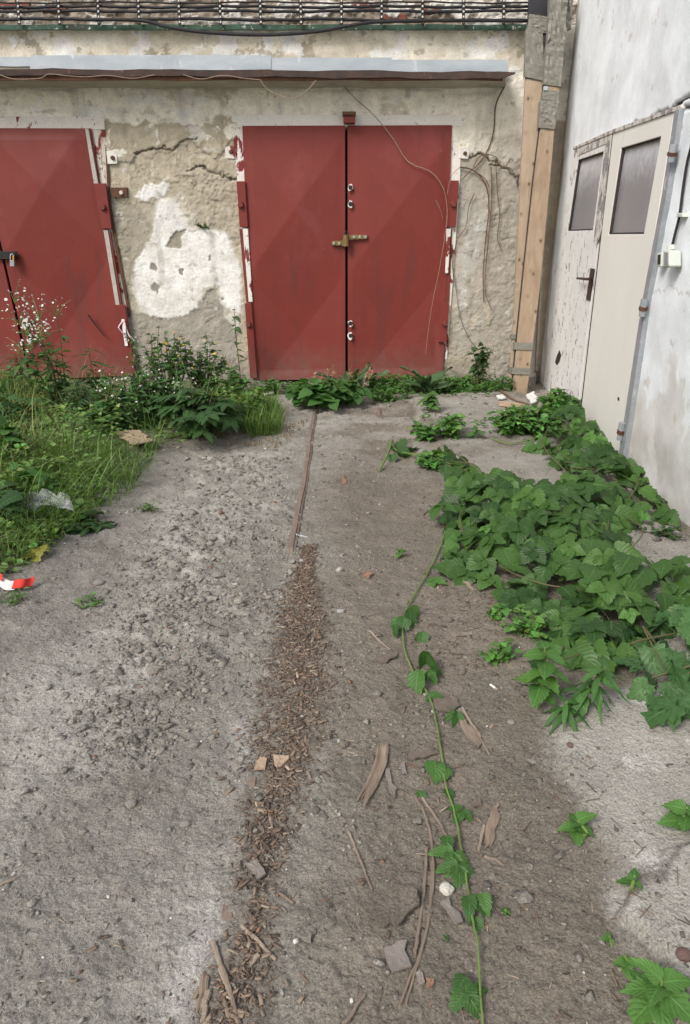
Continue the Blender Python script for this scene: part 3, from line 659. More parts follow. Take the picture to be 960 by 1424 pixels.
def main_door():
    d = thing('garage_door', 'wide red double garage door with diamond pressed panels and a brass coloured hasp', 'garage door', (0.02, WALL_Y - .03, .02))
    f = .035
    leaf_panel('door_leaf', (XZ(337, 175, f), XZ(480, 174.5, f), XZ(480.5, 527, f), XZ(352, 529, f)), d, f, M['red'], 5, (.30, .512))
    leaf_panel('door_leaf', (XZ(483.5, 174.5, f), XZ(629, 174, f), XZ(616, 524, f), XZ(484, 527, f)), d, f, M['red'], 9, (.30, .512))
    mk('frame_rail', *slabB([(322, 159.5), (322.5, 177), (642, 176), (642, 159.5)], .022, .05), M['white_frame'], d)
    mk('frame_stile', *slabB([(323, 177), (330, 252), (349, 500), (358, 500), (338, 177)], .018, .05), M['white_chip'], d)
    mk('frame_stile', *slabB([(627, 176), (612, 500), (622, 500), (640, 250), (642, 176)], .018, .05), M['white_chip'], d)
    # hinge plates welded over the frame, painted red
    for side, pts in (('l', [(329, 252), (333.5, 316), (345, 316), (341, 252)]), ('l', [(340.5, 422), (348, 526), (358, 526), (350, 421)]),
                      ('r', [(622, 251), (619.5, 316), (634, 316), (638.5, 251)]), ('r', [(613, 421), (609.5, 476), (621.5, 476), (625, 421)])):
        mk('hinge_plate', *slabB(pts, .062, .03, .003), M['red'], d)
    mk('hinge_strip', *slabB([(333, 318), (342.5, 421), (346, 421), (337.5, 318)], .055, .02), M['red_dirty'], d)
    mk('edge_strip', *slabB([(336, 318), (344, 420), (351.5, 420), (345, 318)], .052, .02), M['white_chip'], d)
    mk('edge_strip', *slabB([(627.5, 318), (623.5, 380), (619.5, 380), (621.5, 318)], .052, .02), M['white_chip'], d)
    mk('hinge_strip', *slabB([(629, 318), (625, 420), (618.5, 420), (623.5, 330)], .03, .02), M['red_dirty'], d)
    mk('hinge_strip', *slabB([(611, 478), (609, 505), (618, 505), (620, 478)], .03, .02), M['rust'], d)
    for px, py in ((335, 285), (631, 284), (346, 451), (619, 450)): bolt('hinge_bolt', px, py, .062, .032, .03, M['red_dirty'], d)
    for pts in ([(313, 205), (314, 220), (328, 221), (329, 205), (322, 202)], [(640, 205), (639, 220), (651, 221), (653, 214), (652, 204)]):
        t = mk('fixing_lug', *slabB(pts, .028, .02), M['white_chip'] if pts[0][0] < 400 else M['white_frame'], d)
        bolt('lug_bolt', np.mean([p[0] for p in pts]), np.mean([p[1] for p in pts]) + .5, .028, .02, .018, M['rust'], t)
    s = mk('door_stop', *slabB([(477.5, 157), (478, 171), (494, 171), (494.5, 157)], .13, .11, .005), M['red_dirty'], d)
    mk('stop_plate', *slabB([(476, 155), (477, 160), (495, 160), (495.5, 155)], .15, .12, .003), M['rust'], s)
    # hasp
    h = mk('hasp', *slabB([(461.5, 335), (461.5, 341.5), (483, 342), (483, 334.5)], .075, .018, .002), M['brass'], d)
    for px in (464.5, 472): mk('hasp_bolt', *disc(PB(px, 338.5, .075), (0, -1, 0), .016, .014, 9, 1), M['bolt'], h)
    h2 = mk('hasp', *slabB([(479, 326.5), (479, 333.5), (511, 332.5), (511, 326.5)], .082, .02, .002), M['brass'], d)
    for px in (492.5, 500.5, 508.5): mk('hasp_bolt', *disc(PB(px, 329.5, .082), (0, -1, 0), .016, .014, 9, 1), M['bolt'], h2)
    mk('hasp_barrel', *tube([PB(481, 342.5, .105), PB(481, 327, .105)], .030, .030, 10), M['brass'], d, smooth=False)
    a = np.linspace(0, 2 * math.pi, 13); mk('staple', *tube([PB(482 + 2.0 * math.cos(t), 324 + 2.6 * math.sin(t), .095) for t in a], .006, .006, 5), M['dark'], d)
    # old lock positions: bare ringed holes
    for px, py, k in ((487.3, 261, 1), (487.3, 284, 2), (487.3, 450, 3), (487.5, 467, 4)):
        ang = np.linspace(0, 2 * math.pi, 15)[:-1]; rg = np.random.default_rng(k + 30)
        out = [(px + 3.7 * math.cos(t) * (.62 + .6 * rg.random()), py + 5.4 * math.sin(t) * (.62 + .6 * rg.random())) for t in ang]
        pl = mk('lock_plate', *slabB(out, .066, .012, .001), M['white_chip'], d)
        mk('keyhole', *disc(PB(px + .3, py - .3, .066), (0, -1, 0), .022, .004, 9), M['dark'], pl)
main_door()
def left_door():
    d = thing('garage_door', 'leaning red garage door with black hasp cut off by the left edge', 'garage door', (-3.2, WALL_Y - .03, .02))
    f = .03
    lx = lambda px, py: XZ(px, py, f)
    leaf_panel('door_leaf', (lx(-35, 178), lx(127, 178.5), lx(182, 522), lx(45, 528)), d, f, M['red'], 21, (.22, .52))
    leaf_panel('door_leaf', (lx(-190, 178), lx(-38, 178), lx(41, 528), lx(-110, 529)), d, f, M['red'], 27, (.22, .52))
    mk('frame_rail', *slabB([(-200, 162), (-200, 180), (146, 180), (144, 162)], .02, .05), M['white_chip'], d)
    mk('frame_stile', *slabB([(126, 180), (146, 180), (149, 260), (178, 432), (186, 520), (172, 520), (160, 420)], .014, .05), M['rusty_white'], d)
    for a in ([(118.5, 179), (123, 179), (137, 257), (131, 257)], [(144, 320), (150, 320), (166.5, 424), (161, 424)]):
        mk('edge_strip', *slabB(a, .052, .03, .001), M['pale_edge'], d)
    mk('edge_strip', *slabB([(151, 322), (153.5, 322), (170, 424), (167, 424)], .045, .03, .001), M['red_dirty'], d)
    mk('rust_line', *slabB([(146.5, 205), (149, 205), (155, 290), (182, 440), (179, 442), (152, 300)], .02, .02, .001), M['rust'], d)
    for pts in ([(130, 255), (142, 318), (155.5, 318), (147, 255)], [(159, 424), (176, 523), (189, 521), (174, 424)]):
        mk('hinge_plate', *slabB(pts, .065, .03, .003), M['red'], d)
    bolt('hinge_bolt', 143.5, 288, .065, .034, .03, M['red_dirty'], d)
    t = mk('fixing_lug', *slabB([(148, 210), (150, 228), (163, 227.5), (163, 216), (158, 209)], .03, .02), M['white_frame'], d); bolt('lug_bolt', 157, 219.5, .03, .022, .02, M['rust'], t)
    t = mk('fixing_lug', *slabB([(154, 261), (157, 275), (178, 274), (177, 260.5)], .03, .02), M['rust'], d); bolt('lug_bolt', 169, 268, .03, .022, .02, M['rusty_white'], t)
    h = mk('hasp', *slabB([(-8, 349.5), (-8, 360), (22, 361), (25, 355), (22, 349.5)], .075, .02, .003), M['black'], d)
    bolt('hasp_bolt', 20, 354, .075, .02, .016, M['dark'], h)
    for px, py, k in ((34.5, 450, 1), (41, 470, 2)):
        rg = np.random.default_rng(k + 60); ang = np.linspace(0, 2 * math.pi, 13)[:-1]
        pl = mk('lock_plate', *slabB([(px + 4 * math.cos(t) * (.7 + .5 * rg.random()), py + 8 * math.sin(t) * (.7 + .5 * rg.random())) for t in ang], .06, .012, .001), M['white_chip'], d)
        mk('keyhole', *disc(PB(px, py, .06), (0, -1, 0), .022, .004, 8), M['dark'], pl)
    # scratch where the paint is rubbed through
    mk('scratch', *tube(curve([PB(123, 438, .057), PB(134, 453, .057), PB(146, 468, .057)], 8), .010, .005, 5), M['dark'], d)
    p = thing('padlock', 'small padlock with orange edge hanging from the black hasp of the left door', 'padlock', tuple(PB(17, 368, .09)))
    mk('body', *slabB([(13.5, 362), (13.5, 370.5), (20, 371), (20, 362)], .10, .025, .004), M['steel'], p)
    mk('shackle', *tube(curve([PB(14.8, 363, .087), PB(15, 355.5, .087), PB(17, 353, .087), PB(19, 355.5, .087), PB(18.8, 363, .087)], 16), .006, .006, 6), M['bolt'], p)
    mk('edge_band', *slabB([(17.5, 356), (17.5, 362), (19.6, 362), (19.6, 356)], .104, .01, .001), M['orange'], p)
    rb = thing('ribbon', 'white and pink ribbon tied to the edge of the left red door', 'ribbon', tuple(PB(173, 465, .08)))
    def band(name, ctrl, wd, m, o):
        c_ = curve([PB(a, b, o) for a, b in ctrl], 16); s_ = np.array([wd / 2, -.006, .0]); n = len(c_)
        V = np.vstack([c_ - s_, c_ + s_]); Fq = [[i, i + 1, n + i + 1, n + i] for i in range(n - 1)]
        ob = mk(name, V, Fq, m, rb); md = ob.modifiers.new('thickness', 'SOLIDIFY'); md.thickness = .003; return ob
    band('ribbon_tail', [(171, 444), (173, 460), (176, 481)], .035, M['tape_white'], .08)
    band('ribbon_tail', [(172, 444), (178, 464), (187, 474)], .022, M['tape_white'], .075)
    band('ribbon_loop', [(170, 447), (165, 455), (169, 461), (174, 468)], .014, M['pink'], .085)
    band('ribbon_loop', [(171, 446), (174, 452), (174.5, 474)], .014, M['pink'], .084)
left_door()

# ================================================================== RIGHT WALL
def right_wall():
    root = thing('white_building_wall', 'tall whitewashed wall with damp patches on the right holding the cream door', 'wall', (RA[0], RA[1], 0))
    ss_, zs = np.concatenate([lines(-.02, 5.2, .012), lines(5.4, 10.5, .2)]), np.concatenate([lines(-.15, 3.7, .012), lines(3.8, 5.0, .2)])
    Sg, Zg = np.meshgrid(ss_, zs); s = Sg.ravel(); z = Zg.ravel()
    ws = s + .05 * fbm(s, z, 6, 5, 200) + .02 * fbm(s, z, 25, 3, 204); wz = z + .05 * fbm(s, z, 6, 5, 201) + .02 * fbm(s, z, 25, 3, 205)
    white = np.array([.755, .80, .835]); grey = np.array([.54, .525, .485]); dk = np.array([.26, .235, .20])
    c = np.tile(white, (len(s), 1)) * (1 + .025 * fbm(s, z, 2, 4, 206))[:, None]; o = .008 * fbm(s, z, 1.5, 3, 207) + .0025 * fbm(s, z, 9, 4, 208)
    def lay(m, col, r=0.):
        nonlocal c, o
        m = np.clip(m, 0, 1); c = c * (1 - m[:, None]) + np.asarray(col) * m[:, None]; o = o + r * m
    def pm(pts, soft=.02): return ss(soft, -soft, sdf(rpoly(pts), ws, wz))
    low = pm([(872, 560), (900, 520), (930, 490), (975, 440), (1100, 430), (1100, 900), (855, 700)], .12)
    lay(low * .6 * ss(-.02, .15, fbm(s * 1.3, z * .8, 3.0, 5, 210, .6) + .75 * ss(.95, .15, z) - .35), grey * 1.05, -.004)
    lay(.8 * ss(.55, .1, z + .25 * fbm(s, z, 3, 4, 211)) * ss(-.1, .3, fbm(s, z, 4, 4, 212) + .2) * (s > 2.6), grey * .9)
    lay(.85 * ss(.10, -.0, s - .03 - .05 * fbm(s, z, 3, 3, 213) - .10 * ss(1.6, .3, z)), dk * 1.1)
    lay(.8 * ss(.5, .1, z + .2 * fbm(s, z, 4, 3, 216)) * ss(.62, .4, s + .1 * fbm(s, z, 6, 3, 217)), grey * .8, -.003)
    lay(.35 * ss(.25, .6, fbm(s, z * .5, 2.2, 5, 214)), white * .86); lay(.7 * ss(.52, .58, fbm(s, z, 10, 5, 215)), (.55, .53, .49), -.002)
    cr = rpoly([(795, 212), (830, 196), (862, 182), (900, 167), (935, 150), (950, 140), (985, 122)])
    d = sdl(cr, s + .012 * fbm(s, z, 9, 3, 220), z + .02 * fbm(s, z, 9, 3, 221)); wdt = .003 + .006 * ss(1.2, 3., s)
    lay(ss(wdt * 1.6, wdt * .7, d), (.05, .045, .04), -.02)
    d = sdl(rpoly([(952, 150), (966, 147), (990, 132)]), s, z); lay(ss(.016, .006, d), (.06, .05, .045), -.02)
    d2 = sdl(rpoly([(905, 404), (930, 400), (960, 410)]), ws, wz); lay(.5 * ss(.008, .003, d2), (.35, .33, .3))
    # recess for the door
    q0, q1 = DOOR['s0'] + .02, DOOR['s2'] - .02
    m = ((s > q0) & (s < q1) & (z < DOOR['zt'] - .02 - .02 * (s - q0))) * 1.; o = np.where(m > 0, -.12, o); lay(m, (.05, .05, .05))
    V = RW(s, z, o); mk('render_coat', V, grid_faces(len(zs), len(ss_))[:, ::-1], M['rwall'], root, col=c, smooth=True)
    mk('masonry', *rectR(.5, 10.5, -.2, 5.0, -.16, .25, 0), M['concrete'], root)
DOOR = dict(s0=PRs(798, 207)[0], s1=PRs(851, 183)[0], s2=PRs(944, 151)[0], zt=2.25)
right_wall()
def side_door():
    d = thing('side_door', 'cream double door with two dirty grey panes in the white wall', 'door', tuple(RW(1.6, 0, 0)))
    f = .012
    def leaf_with_window(outer, win, m, seed):
        # a board with a window opening: four bevelled frame members in one mesh around the opening
        O = [PRs(*p, f) for p in outer]; I = [PRs(*p, f) for p in win]                 # tl,tr,br,bl
        bm = bmesh.new()
        def vs(pts, off): return [bm.verts.new(RW(p[0], p[1], off)) for p in pts]
        fo, fi, bo, bi = vs(O, f), vs(I, f), vs(O, f - .04), vs(I, f - .04)
        for i in range(4):
            j = (i + 1) % 4
            bm.faces.new((fo[i], fo[j], fi[j], fi[i])); bm.faces.new((bo[i], bi[i], bi[j], bo[j]))
            bm.faces.new((fo[i], bo[i], bo[j], fo[j])); bm.faces.new((fi[i], fi[j], bi[j], bi[i]))
        V, Fc = bm_out(bm, .003)
        lf = mk('door_leaf', V, Fc, m, d)
        g = [RW(p[0], p[1], f - .030) for p in I]; k = np.array([RN[0], RN[1], 0]) * .006
        cen = np.mean(g, axis=0)
        mk('pane', *prism(g, [q - k for q in g]), M['glass'], lf)
        for a, b in ((0, 1), (1, 2), (2, 3), (3, 0)):                                   # dark glazing beads
            mk('glazing_bead', *tube([RW(I[a][0], I[a][1], f - .018), RW(I[b][0], I[b][1], f - .018)], .013, .013, 4), M['dark'] if (a, b) == (3, 0) else M['strap'], lf)
        return lf
    bl = [PRs(758, 548), PRs(803, 590)]
    l1 = leaf_with_window([(798.5, 207), (851, 184.5), (802, 578), (752, 566)], [(804, 222.5), (839.5, 210.5), (824.5, 320), (789.5, 321.5)], M['door_peel'], 1)
    l2 = leaf_with_window([(853, 184), (938, 153), (858, 652), (804.5, 600)], [(864, 206), (919.5, 189.5), (895.5, 325.5), (846, 326)], M['door_cream'], 2)
    mk('peeled_stile', *slabR([(843, 192), (851, 186.5), (836, 320), (829, 345), (826, 330)], .018, .008, .001), M['door_peel2'], d)
    mk('peeled_rail', *slabR([(800, 208), (846, 189), (844, 199), (803, 217)], .017, .007, .001), M['door_peel2'], d)
    mk('gap_line', *slabR([(851.6, 186), (852.6, 185.5), (804.8, 600), (803.8, 599)], .014, .02, .0), M['strap'], d)
    mk('lintel_strip', *slabR([(797, 208), (797, 204.5), (852, 180), (946, 146), (946, 152), (852, 185)], .022, .03, .002), M['door_peel2'], d)
    # steel jamb with hinges
    mk('jamb', *slabR([(938, 153), (945.5, 150), (927, 270), (899, 420), (866, 640), (859, 640), (893, 420), (921, 270)], .035, .04, .004), M['steel'], d)
    for a, b in (((937, 201), (933, 226)), ((897, 416), (893, 440)), ((866, 588), (862, 612))):
        mk('hinge', *tube([PR(*a, .05), PR((a[0] + b[0]) / 2, (a[1] + b[1]) / 2, .05), PR(*b, .05)], .024, .021, 9), M['steel'], d)
        mk('hinge_knuckle', *tube([PR((a[0] + b[0]) / 2 + .6, (a[1] + b[1]) / 2 - 2, .05), PR((a[0] + b[0]) / 2 - .6, (a[1] + b[1]) / 2 + 3, .05)], .028, .028, 9), M['rust'], d)
    h = mk('handle_plate', *slabR([(821, 373), (826, 374), (820, 418), (815, 417)], .022, .010, .002), M['brown_iron'], d)
    mk('handle_lever', *tube(curve([PR(822, 388, .02), PR(821, 388, .055), PR(814, 388, .06), PR(803, 387, .058)], 9), .014, .009, 7), M['brown_iron'], h)
    mk('worn_hole', *slabR([(778, 487), (780.5, 494), (778, 503), (774.5, 508), (772, 504), (774, 496)], .015, .004, .0), M['dark'], d)
    mk('worn_hole', *slabR([(859, 552), (861, 553), (861, 557), (859, 557)], .015, .004, .0), M['dark'], d)
    # switch box with its cable
    b = thing('switch_box', 'small grey electrical switch box on the white wall right of the cream door', 'switch', tuple(PR(927, 360, .0)))
    mk('housing', *slabR([(922, 347), (931, 348), (931, 371), (921, 372)], .085, .07, .008), M['box_grey'], b)
    mk('side_socket', *slabR([(914, 352), (920, 351.5), (919, 371), (913.5, 371)], .05, .045, .005), M['box_grey'], b)
    mk('socket_mouth', *slabR([(914.8, 354.5), (918.5, 354), (918, 367.5), (914.3, 368)], .053, .005, .001), M['strap'], b)
    mk('lens', *disc(PR(937, 354, .05), (RD[0], RD[1], 0), .014, .02, 9), M['teal'], b)
    mk('rim', *slabR([(924, 351), (929, 351.5), (929, 367), (923.5, 368)], .089, .006, .001), M['steel'], b)
    mk('gland', *tube([PR(934, 342, .05), PR(934, 349, .05)], .022, .026, 8), M['box_grey'], b)
    pts = curve([PR(a, q, .02) for a, q in ((964, 195), (956, 225), (950, 262), (945, 300), (939, 325), (934, 346))], 26)
    cb = thing('wall_cable', 'thin black cable running down the white wall into the switch box', 'cable', tuple(PR(948, 290, .02)))
    mk('sheath', *tube(pts, .008, .008, 7), M['black'], cb, smooth=True)
    mk('cable_clip', *slabR([(941, 296), (949, 296.5), (949, 302), (941, 302)], .04, .04, .003), M['box_grey'], cb)
side_door()

# ================================================================== BOARDS IN THE CORNER
def boards():
    # both boards stand on the ground before the pier and lean back to the wall top
    p0 = np.array([0, 7.05, 0]); p1 = np.array([0, 7.52, 3.5]); e = p1 - p0; n = np.array([0, e[2], -e[1]]); n /= np.linalg.norm(n)
    def T(px, py, off=0.): return hit(px, py, p0 - n * off, n)
    def plank(px_pts, off, th): 
        f = [T(x, y, off) for x, y in px_pts]; return f, [p + n * th for p in f]
    def wrap(name, par, pts, off, th, m, crinkle, seed, rows=14):
        """tape or foil wound round the board, crumpled"""
        tl, tr, br, bl = [np.array(p, float) for p in pts]; V = []; rg = np.random.default_rng(seed); nr = rows
        prof = [(-.04, th + .01), (-.05, -.004), (-.02, -.012)] + [(u, -.012) for u in np.linspace(.1, .9, 7)] + [(1.02, -.012), (1.05, -.004), (1.04, th + .01)]
        for i in range(nr + 1):
            v = i / nr; a = tl * (1 - v) + bl * v; b = tr * (1 - v) + br * v
            for (u, dd) in prof:
                q = a * (1 - u) + b * u + np.array([rg.normal() * .3, rg.normal() * .5]) * crinkle * 40
                V.append(T(q[0], q[1], off) + n * (dd + crinkle * rg.normal() * .7))
        P = len(prof); Fq = [[i * P + k, i * P + k + 1, (i + 1) * P + k + 1, (i + 1) * P + k] for i in range(nr) for k in range(P - 1)]
        return mk(name, V, Fq, m, par)
    b1 = thing('timber_board', 'left pine board of the pair in the corner, wrapped in grey tape at its top', 'board', tuple(T(716, 546)), 'pine boards standing in the corner')
    f, b = plank([(737, -20), (763, -20), (757, 112), (731.5, 110)], .0, .05); mk('foil_sheath', *prism(f, b, .004), M['foil_and_shade'], b1)
    f, b = plank([(731.5, 108), (757.5, 112), (746, 280), (732, 440), (726, 546), (707.5, 546), (715, 440), (722, 300)], .0, .05); mk('board', *prism(f, b, .004), M['pine'], b1)
    wrap('tape_wrap', b1, ((737, 20), (761, 24), (759, 47), (735, 43)), .0, .05, M['tape'], .004, 1)
    wrap('tape_wrap', b1, ((733, 40), (754, 44), (756, 113), (731, 108)), .002, .05, M['tape'], .004, 2)
    wrap('tape_band', b1, ((711.5, 465), (722, 465), (721.5, 472), (711, 472)), .0, .05, M['tape'], .001, 3, 3)
    wrap('tape_band', b1, ((709, 510), (719, 510), (718.5, 518), (708.5, 518)), .0, .05, M['tape'], .001, 4, 3)
    b2 = thing('timber_board', 'right pine board of the pair in the corner, standing nearer the white wall', 'board', tuple(T(725, 546)), 'pine boards standing in the corner')
    f, b = plank([(766, -20), (790, -20), (779, 125), (757, 123)], .03, .05); mk('foil_sheath', *prism(f, b, .004), M['tape'], b2)
    f, b = plank([(757.5, 118), (779, 120), (771, 180), (764, 260), (751, 400), (741, 480), (733, 548), (712.5, 548), (719, 480), (729, 380), (743, 250), (752, 178)], .075, .06); mk('board', *prism(f, b, .004), M['pine_warm'], b2)
    e2 = [(757.5, 118), (752, 178), (743, 250), (729, 380), (719, 480), (712.5, 548)]; f, b = plank([(x - 1.9, y) for x, y in e2[::1]] + [(x + 1, y) for x, y in e2[::-1]], .045, .03); mk('gap_shade', *prism(f, b, .0), M['foil_and_shade'], b2)  # dark strip added to stand in for the shadow line between the two boards
    wrap('tape_wrap', b2, ((766, -6), (789, -6), (784, 66), (762, 62)), .075, .06, M['tape'], .010, 5)
    wrap('tape_wrap', b2, ((761, 62), (784, 64), (779, 121), (757, 118)), .077, .06, M['tape'], .005, 6)
    wrap('tape_wrap', b2, ((756, 126), (777, 127), (776, 140), (755, 139)), .075, .06, M['tape'], .003, 7, 5)
    wrap('tape_wrap', b2, ((753, 140), (776, 140), (771, 180), (750, 178)), .077, .06, M['tape'], .005, 8)
    wrap('tape_band', b2, ((717, 476), (741, 477), (739.5, 487), (716, 486)), .075, .06, M['tape'], .001, 9, 3)
    wrap('tape_band', b2, ((714, 511), (737, 512), (736, 521), (713, 520)), .075, .06, M['tape'], .001, 10, 3)
    mk('label', *prism([T(x, y, .095) for x, y in ((756, 120), (756, 125.5), (762, 125.5), (762, 120))], [T(x, y, .095) + n * .004 for x, y in ((756, 120), (756, 125.5), (762, 125.5), (762, 120))]), M['zinc'], b2)
    fo = thing('torn_foil', 'torn brown foil hanging from the top of the corner behind the right board', 'foil', tuple(T(790, 20)))
    rg = np.random.default_rng(4); V = []
    for i in range(12):
        for k in range(5):
            V.append(T(788 + k * 1.9 - i * .25 + rg.normal() * .8, -8 + i * 4.6 + rg.normal() * .8, .0) + n * (-.03 + rg.normal() * .018))
    o = mk('sheet', V, grid_faces(12, 5), M['tape'], fo); o.modifiers.new('t', 'SOLIDIFY').thickness = .004
    pip = tag(mk('drain_stub', *tube([PB(778, -20, .10), PB(768, 120, .10), PB(752, 330, .10), PB(741, 520, .10)], .028, .028, 9), M['flat_grey'], at=PB(741, 520, .10)), 'narrow dirty pipe rising in the corner behind the pine boards', 'pipe')
boards()
#@@NEXT
# ================================================================== RAILS IN THE GROUND
def rails():
    def rail(label, x0, spans, hw, grp='rails of the old track sunk in the ground'):
        ys = np.linspace(.7, 6.45, 240) if len(spans) > 1 else np.linspace(spans[0][0], spans[0][1], 30)
        up = np.zeros_like(ys)
        for a, b in spans: up = np.maximum(up, ss(a - .05, a + .05, ys) * ss(b + .05, b - .05, ys))
        g = gh(np.full_like(ys, x0), ys); sm = np.convolve(np.pad(g, 8, 'edge'), np.ones(17) / 17, 'valid')
        z = sm + (.008 * (ys > 2.5) + .002) * up - .03 * (1 - up); V = []
        prof = [(-hw, -.05), (-hw, -.004), (-hw + .004, 0), (hw - .016, .001), (hw - .014, -.007), (hw - .006, -.007), (hw - .004, 0), (hw, -.003), (hw, -.05)]
        for y, zz in zip(ys, z):
            wv = .003 * math.sin(y * 3.1) + .002 * math.sin(y * 9)
            for a, b in prof: V.append((x0 + a + wv, y, zz + b))
        P = len(prof); n = len(ys); Fq = [[i * P + k, i * P + k + 1, (i + 1) * P + k + 1, (i + 1) * P + k] for i in range(n - 1) for k in range(P - 1)] + [[k for k in range(P)], [(n - 1) * P + k for k in range(P)][::-1]]
        tag(mk('sunken_rail', V, Fq, M['rail'], at=(x0, float(np.mean(ys)), float(z.mean()))), label, 'rail', grp)
    rail('long rusty rail running from the red door into the wood chips', RAILX, [(3.25, 6.4), (1.60, 1.70), (1.16, 1.27)], .0215)
    rail('short stub of rusty rail showing in the grit near the right door leaf', PG(527, 572)[0], [(6.05, 6.5)], .022)
rails()

# ================================================================== LOOSE STUFF ON THE GROUND
def rot(az, pit, rol):
    ca, sa, cp, sp, cr, sr = np.cos(az), np.sin(az), np.cos(pit), np.sin(pit), np.cos(rol), np.sin(rol); o = np.zeros_like(ca); i = o + 1
    Rz = np.stack([ca, -sa, o, sa, ca, o, o, o, i], -1).reshape(-1, 3, 3); Rx = np.stack([i, o, o, o, cp, -sp, o, sp, cp], -1).reshape(-1, 3, 3); Ry = np.stack([cr, o, sr, o, i, o, -sr, o, cr], -1).reshape(-1, 3, 3)
    return Rz @ Rx @ Ry
def inst(tV, tF, pos, az, pit, rol, scl):
    m = len(pos); scl = np.asarray(scl, float); scl = np.repeat(scl[:, None], 3, 1) if scl.ndim == 1 else scl
    V = np.einsum('mij,mnj->mni', rot(az, pit, rol), tV[None] * scl[:, None, :]) + pos[:, None, :]
    Fq = (tF[None] + (np.arange(m) * len(tV))[:, None, None]).reshape(-1, tF.shape[1]); return V.reshape(-1, 3), Fq
t_ = (1 + 5 ** .5) / 2
ICO_V = np.array([(-1, t_, 0), (1, t_, 0), (-1, -t_, 0), (1, -t_, 0), (0, -1, t_), (0, 1, t_), (0, -1, -t_), (0, 1, -t_), (t_, 0, -1), (t_, 0, 1), (-t_, 0, -1), (-t_, 0, 1)], float) / 1.9
ICO_F = np.array([(0, 11, 5), (0, 5, 1), (0, 1, 7), (0, 7, 10), (0, 10, 11), (1, 5, 9), (5, 11, 4), (11, 10, 2), (10, 7, 6), (7, 1, 8), (3, 9, 4), (3, 4, 2), (3, 2, 6), (3, 6, 8), (3, 8, 9), (4, 9, 5), (2, 4, 11), (6, 2, 10), (8, 6, 7), (9, 8, 1)])
SLV_V = np.array([(-.5, -.5, 0), (.5, -.45, 0), (.35, .5, 0), (-.4, .42, 0), (-.45, -.4, 1), (.4, -.5, 1), (.45, .38, .8), (-.35, .5, .9)], float); SLV_F = np.array([(3, 2, 1, 0), (4, 5, 6, 7), (0, 1, 5, 4), (1, 2, 6, 5), (2, 3, 7, 6), (3, 0, 4, 7)])
SML_V = np.array([(0, 0, 0), (-.40, .33, .10), (0, .38, 0), (.40, .33, .10), (-.28, .72, .03), (0, .74, -.04), (.28, .72, .03), (0, 1.05, -.16)]); SML_F = np.array([(0, 2, 1), (0, 3, 2), (1, 2, 5), (1, 5, 4), (2, 3, 6), (2, 6, 5), (4, 5, 7), (5, 6, 7)])
LNC_V = SML_V * np.array([.42, 1, 1]); 
BLD_V = np.array([(-.5, 0, 0), (.5, 0, 0), (-.45, .06, .35), (.45, .06, .35), (-.32, .20, .68), (.32, .20, .68), (-.06, .44, .95), (.06, .44, .95)]); BLD_F = np.array([(0, 1, 3, 2), (2, 3, 5, 4), (4, 5, 7, 6)])
U_ = lambda a, b, n: RNG.uniform(a, b, n)
def field(n, ylo=.75, yhi=7.6):
    y = np.exp(U_(math.log(ylo), math.log(yhi), n)); x = U_(-1, 1, n) * (.35 + .58 * y); x = np.clip(x, -4.2, 1.95); return x, y
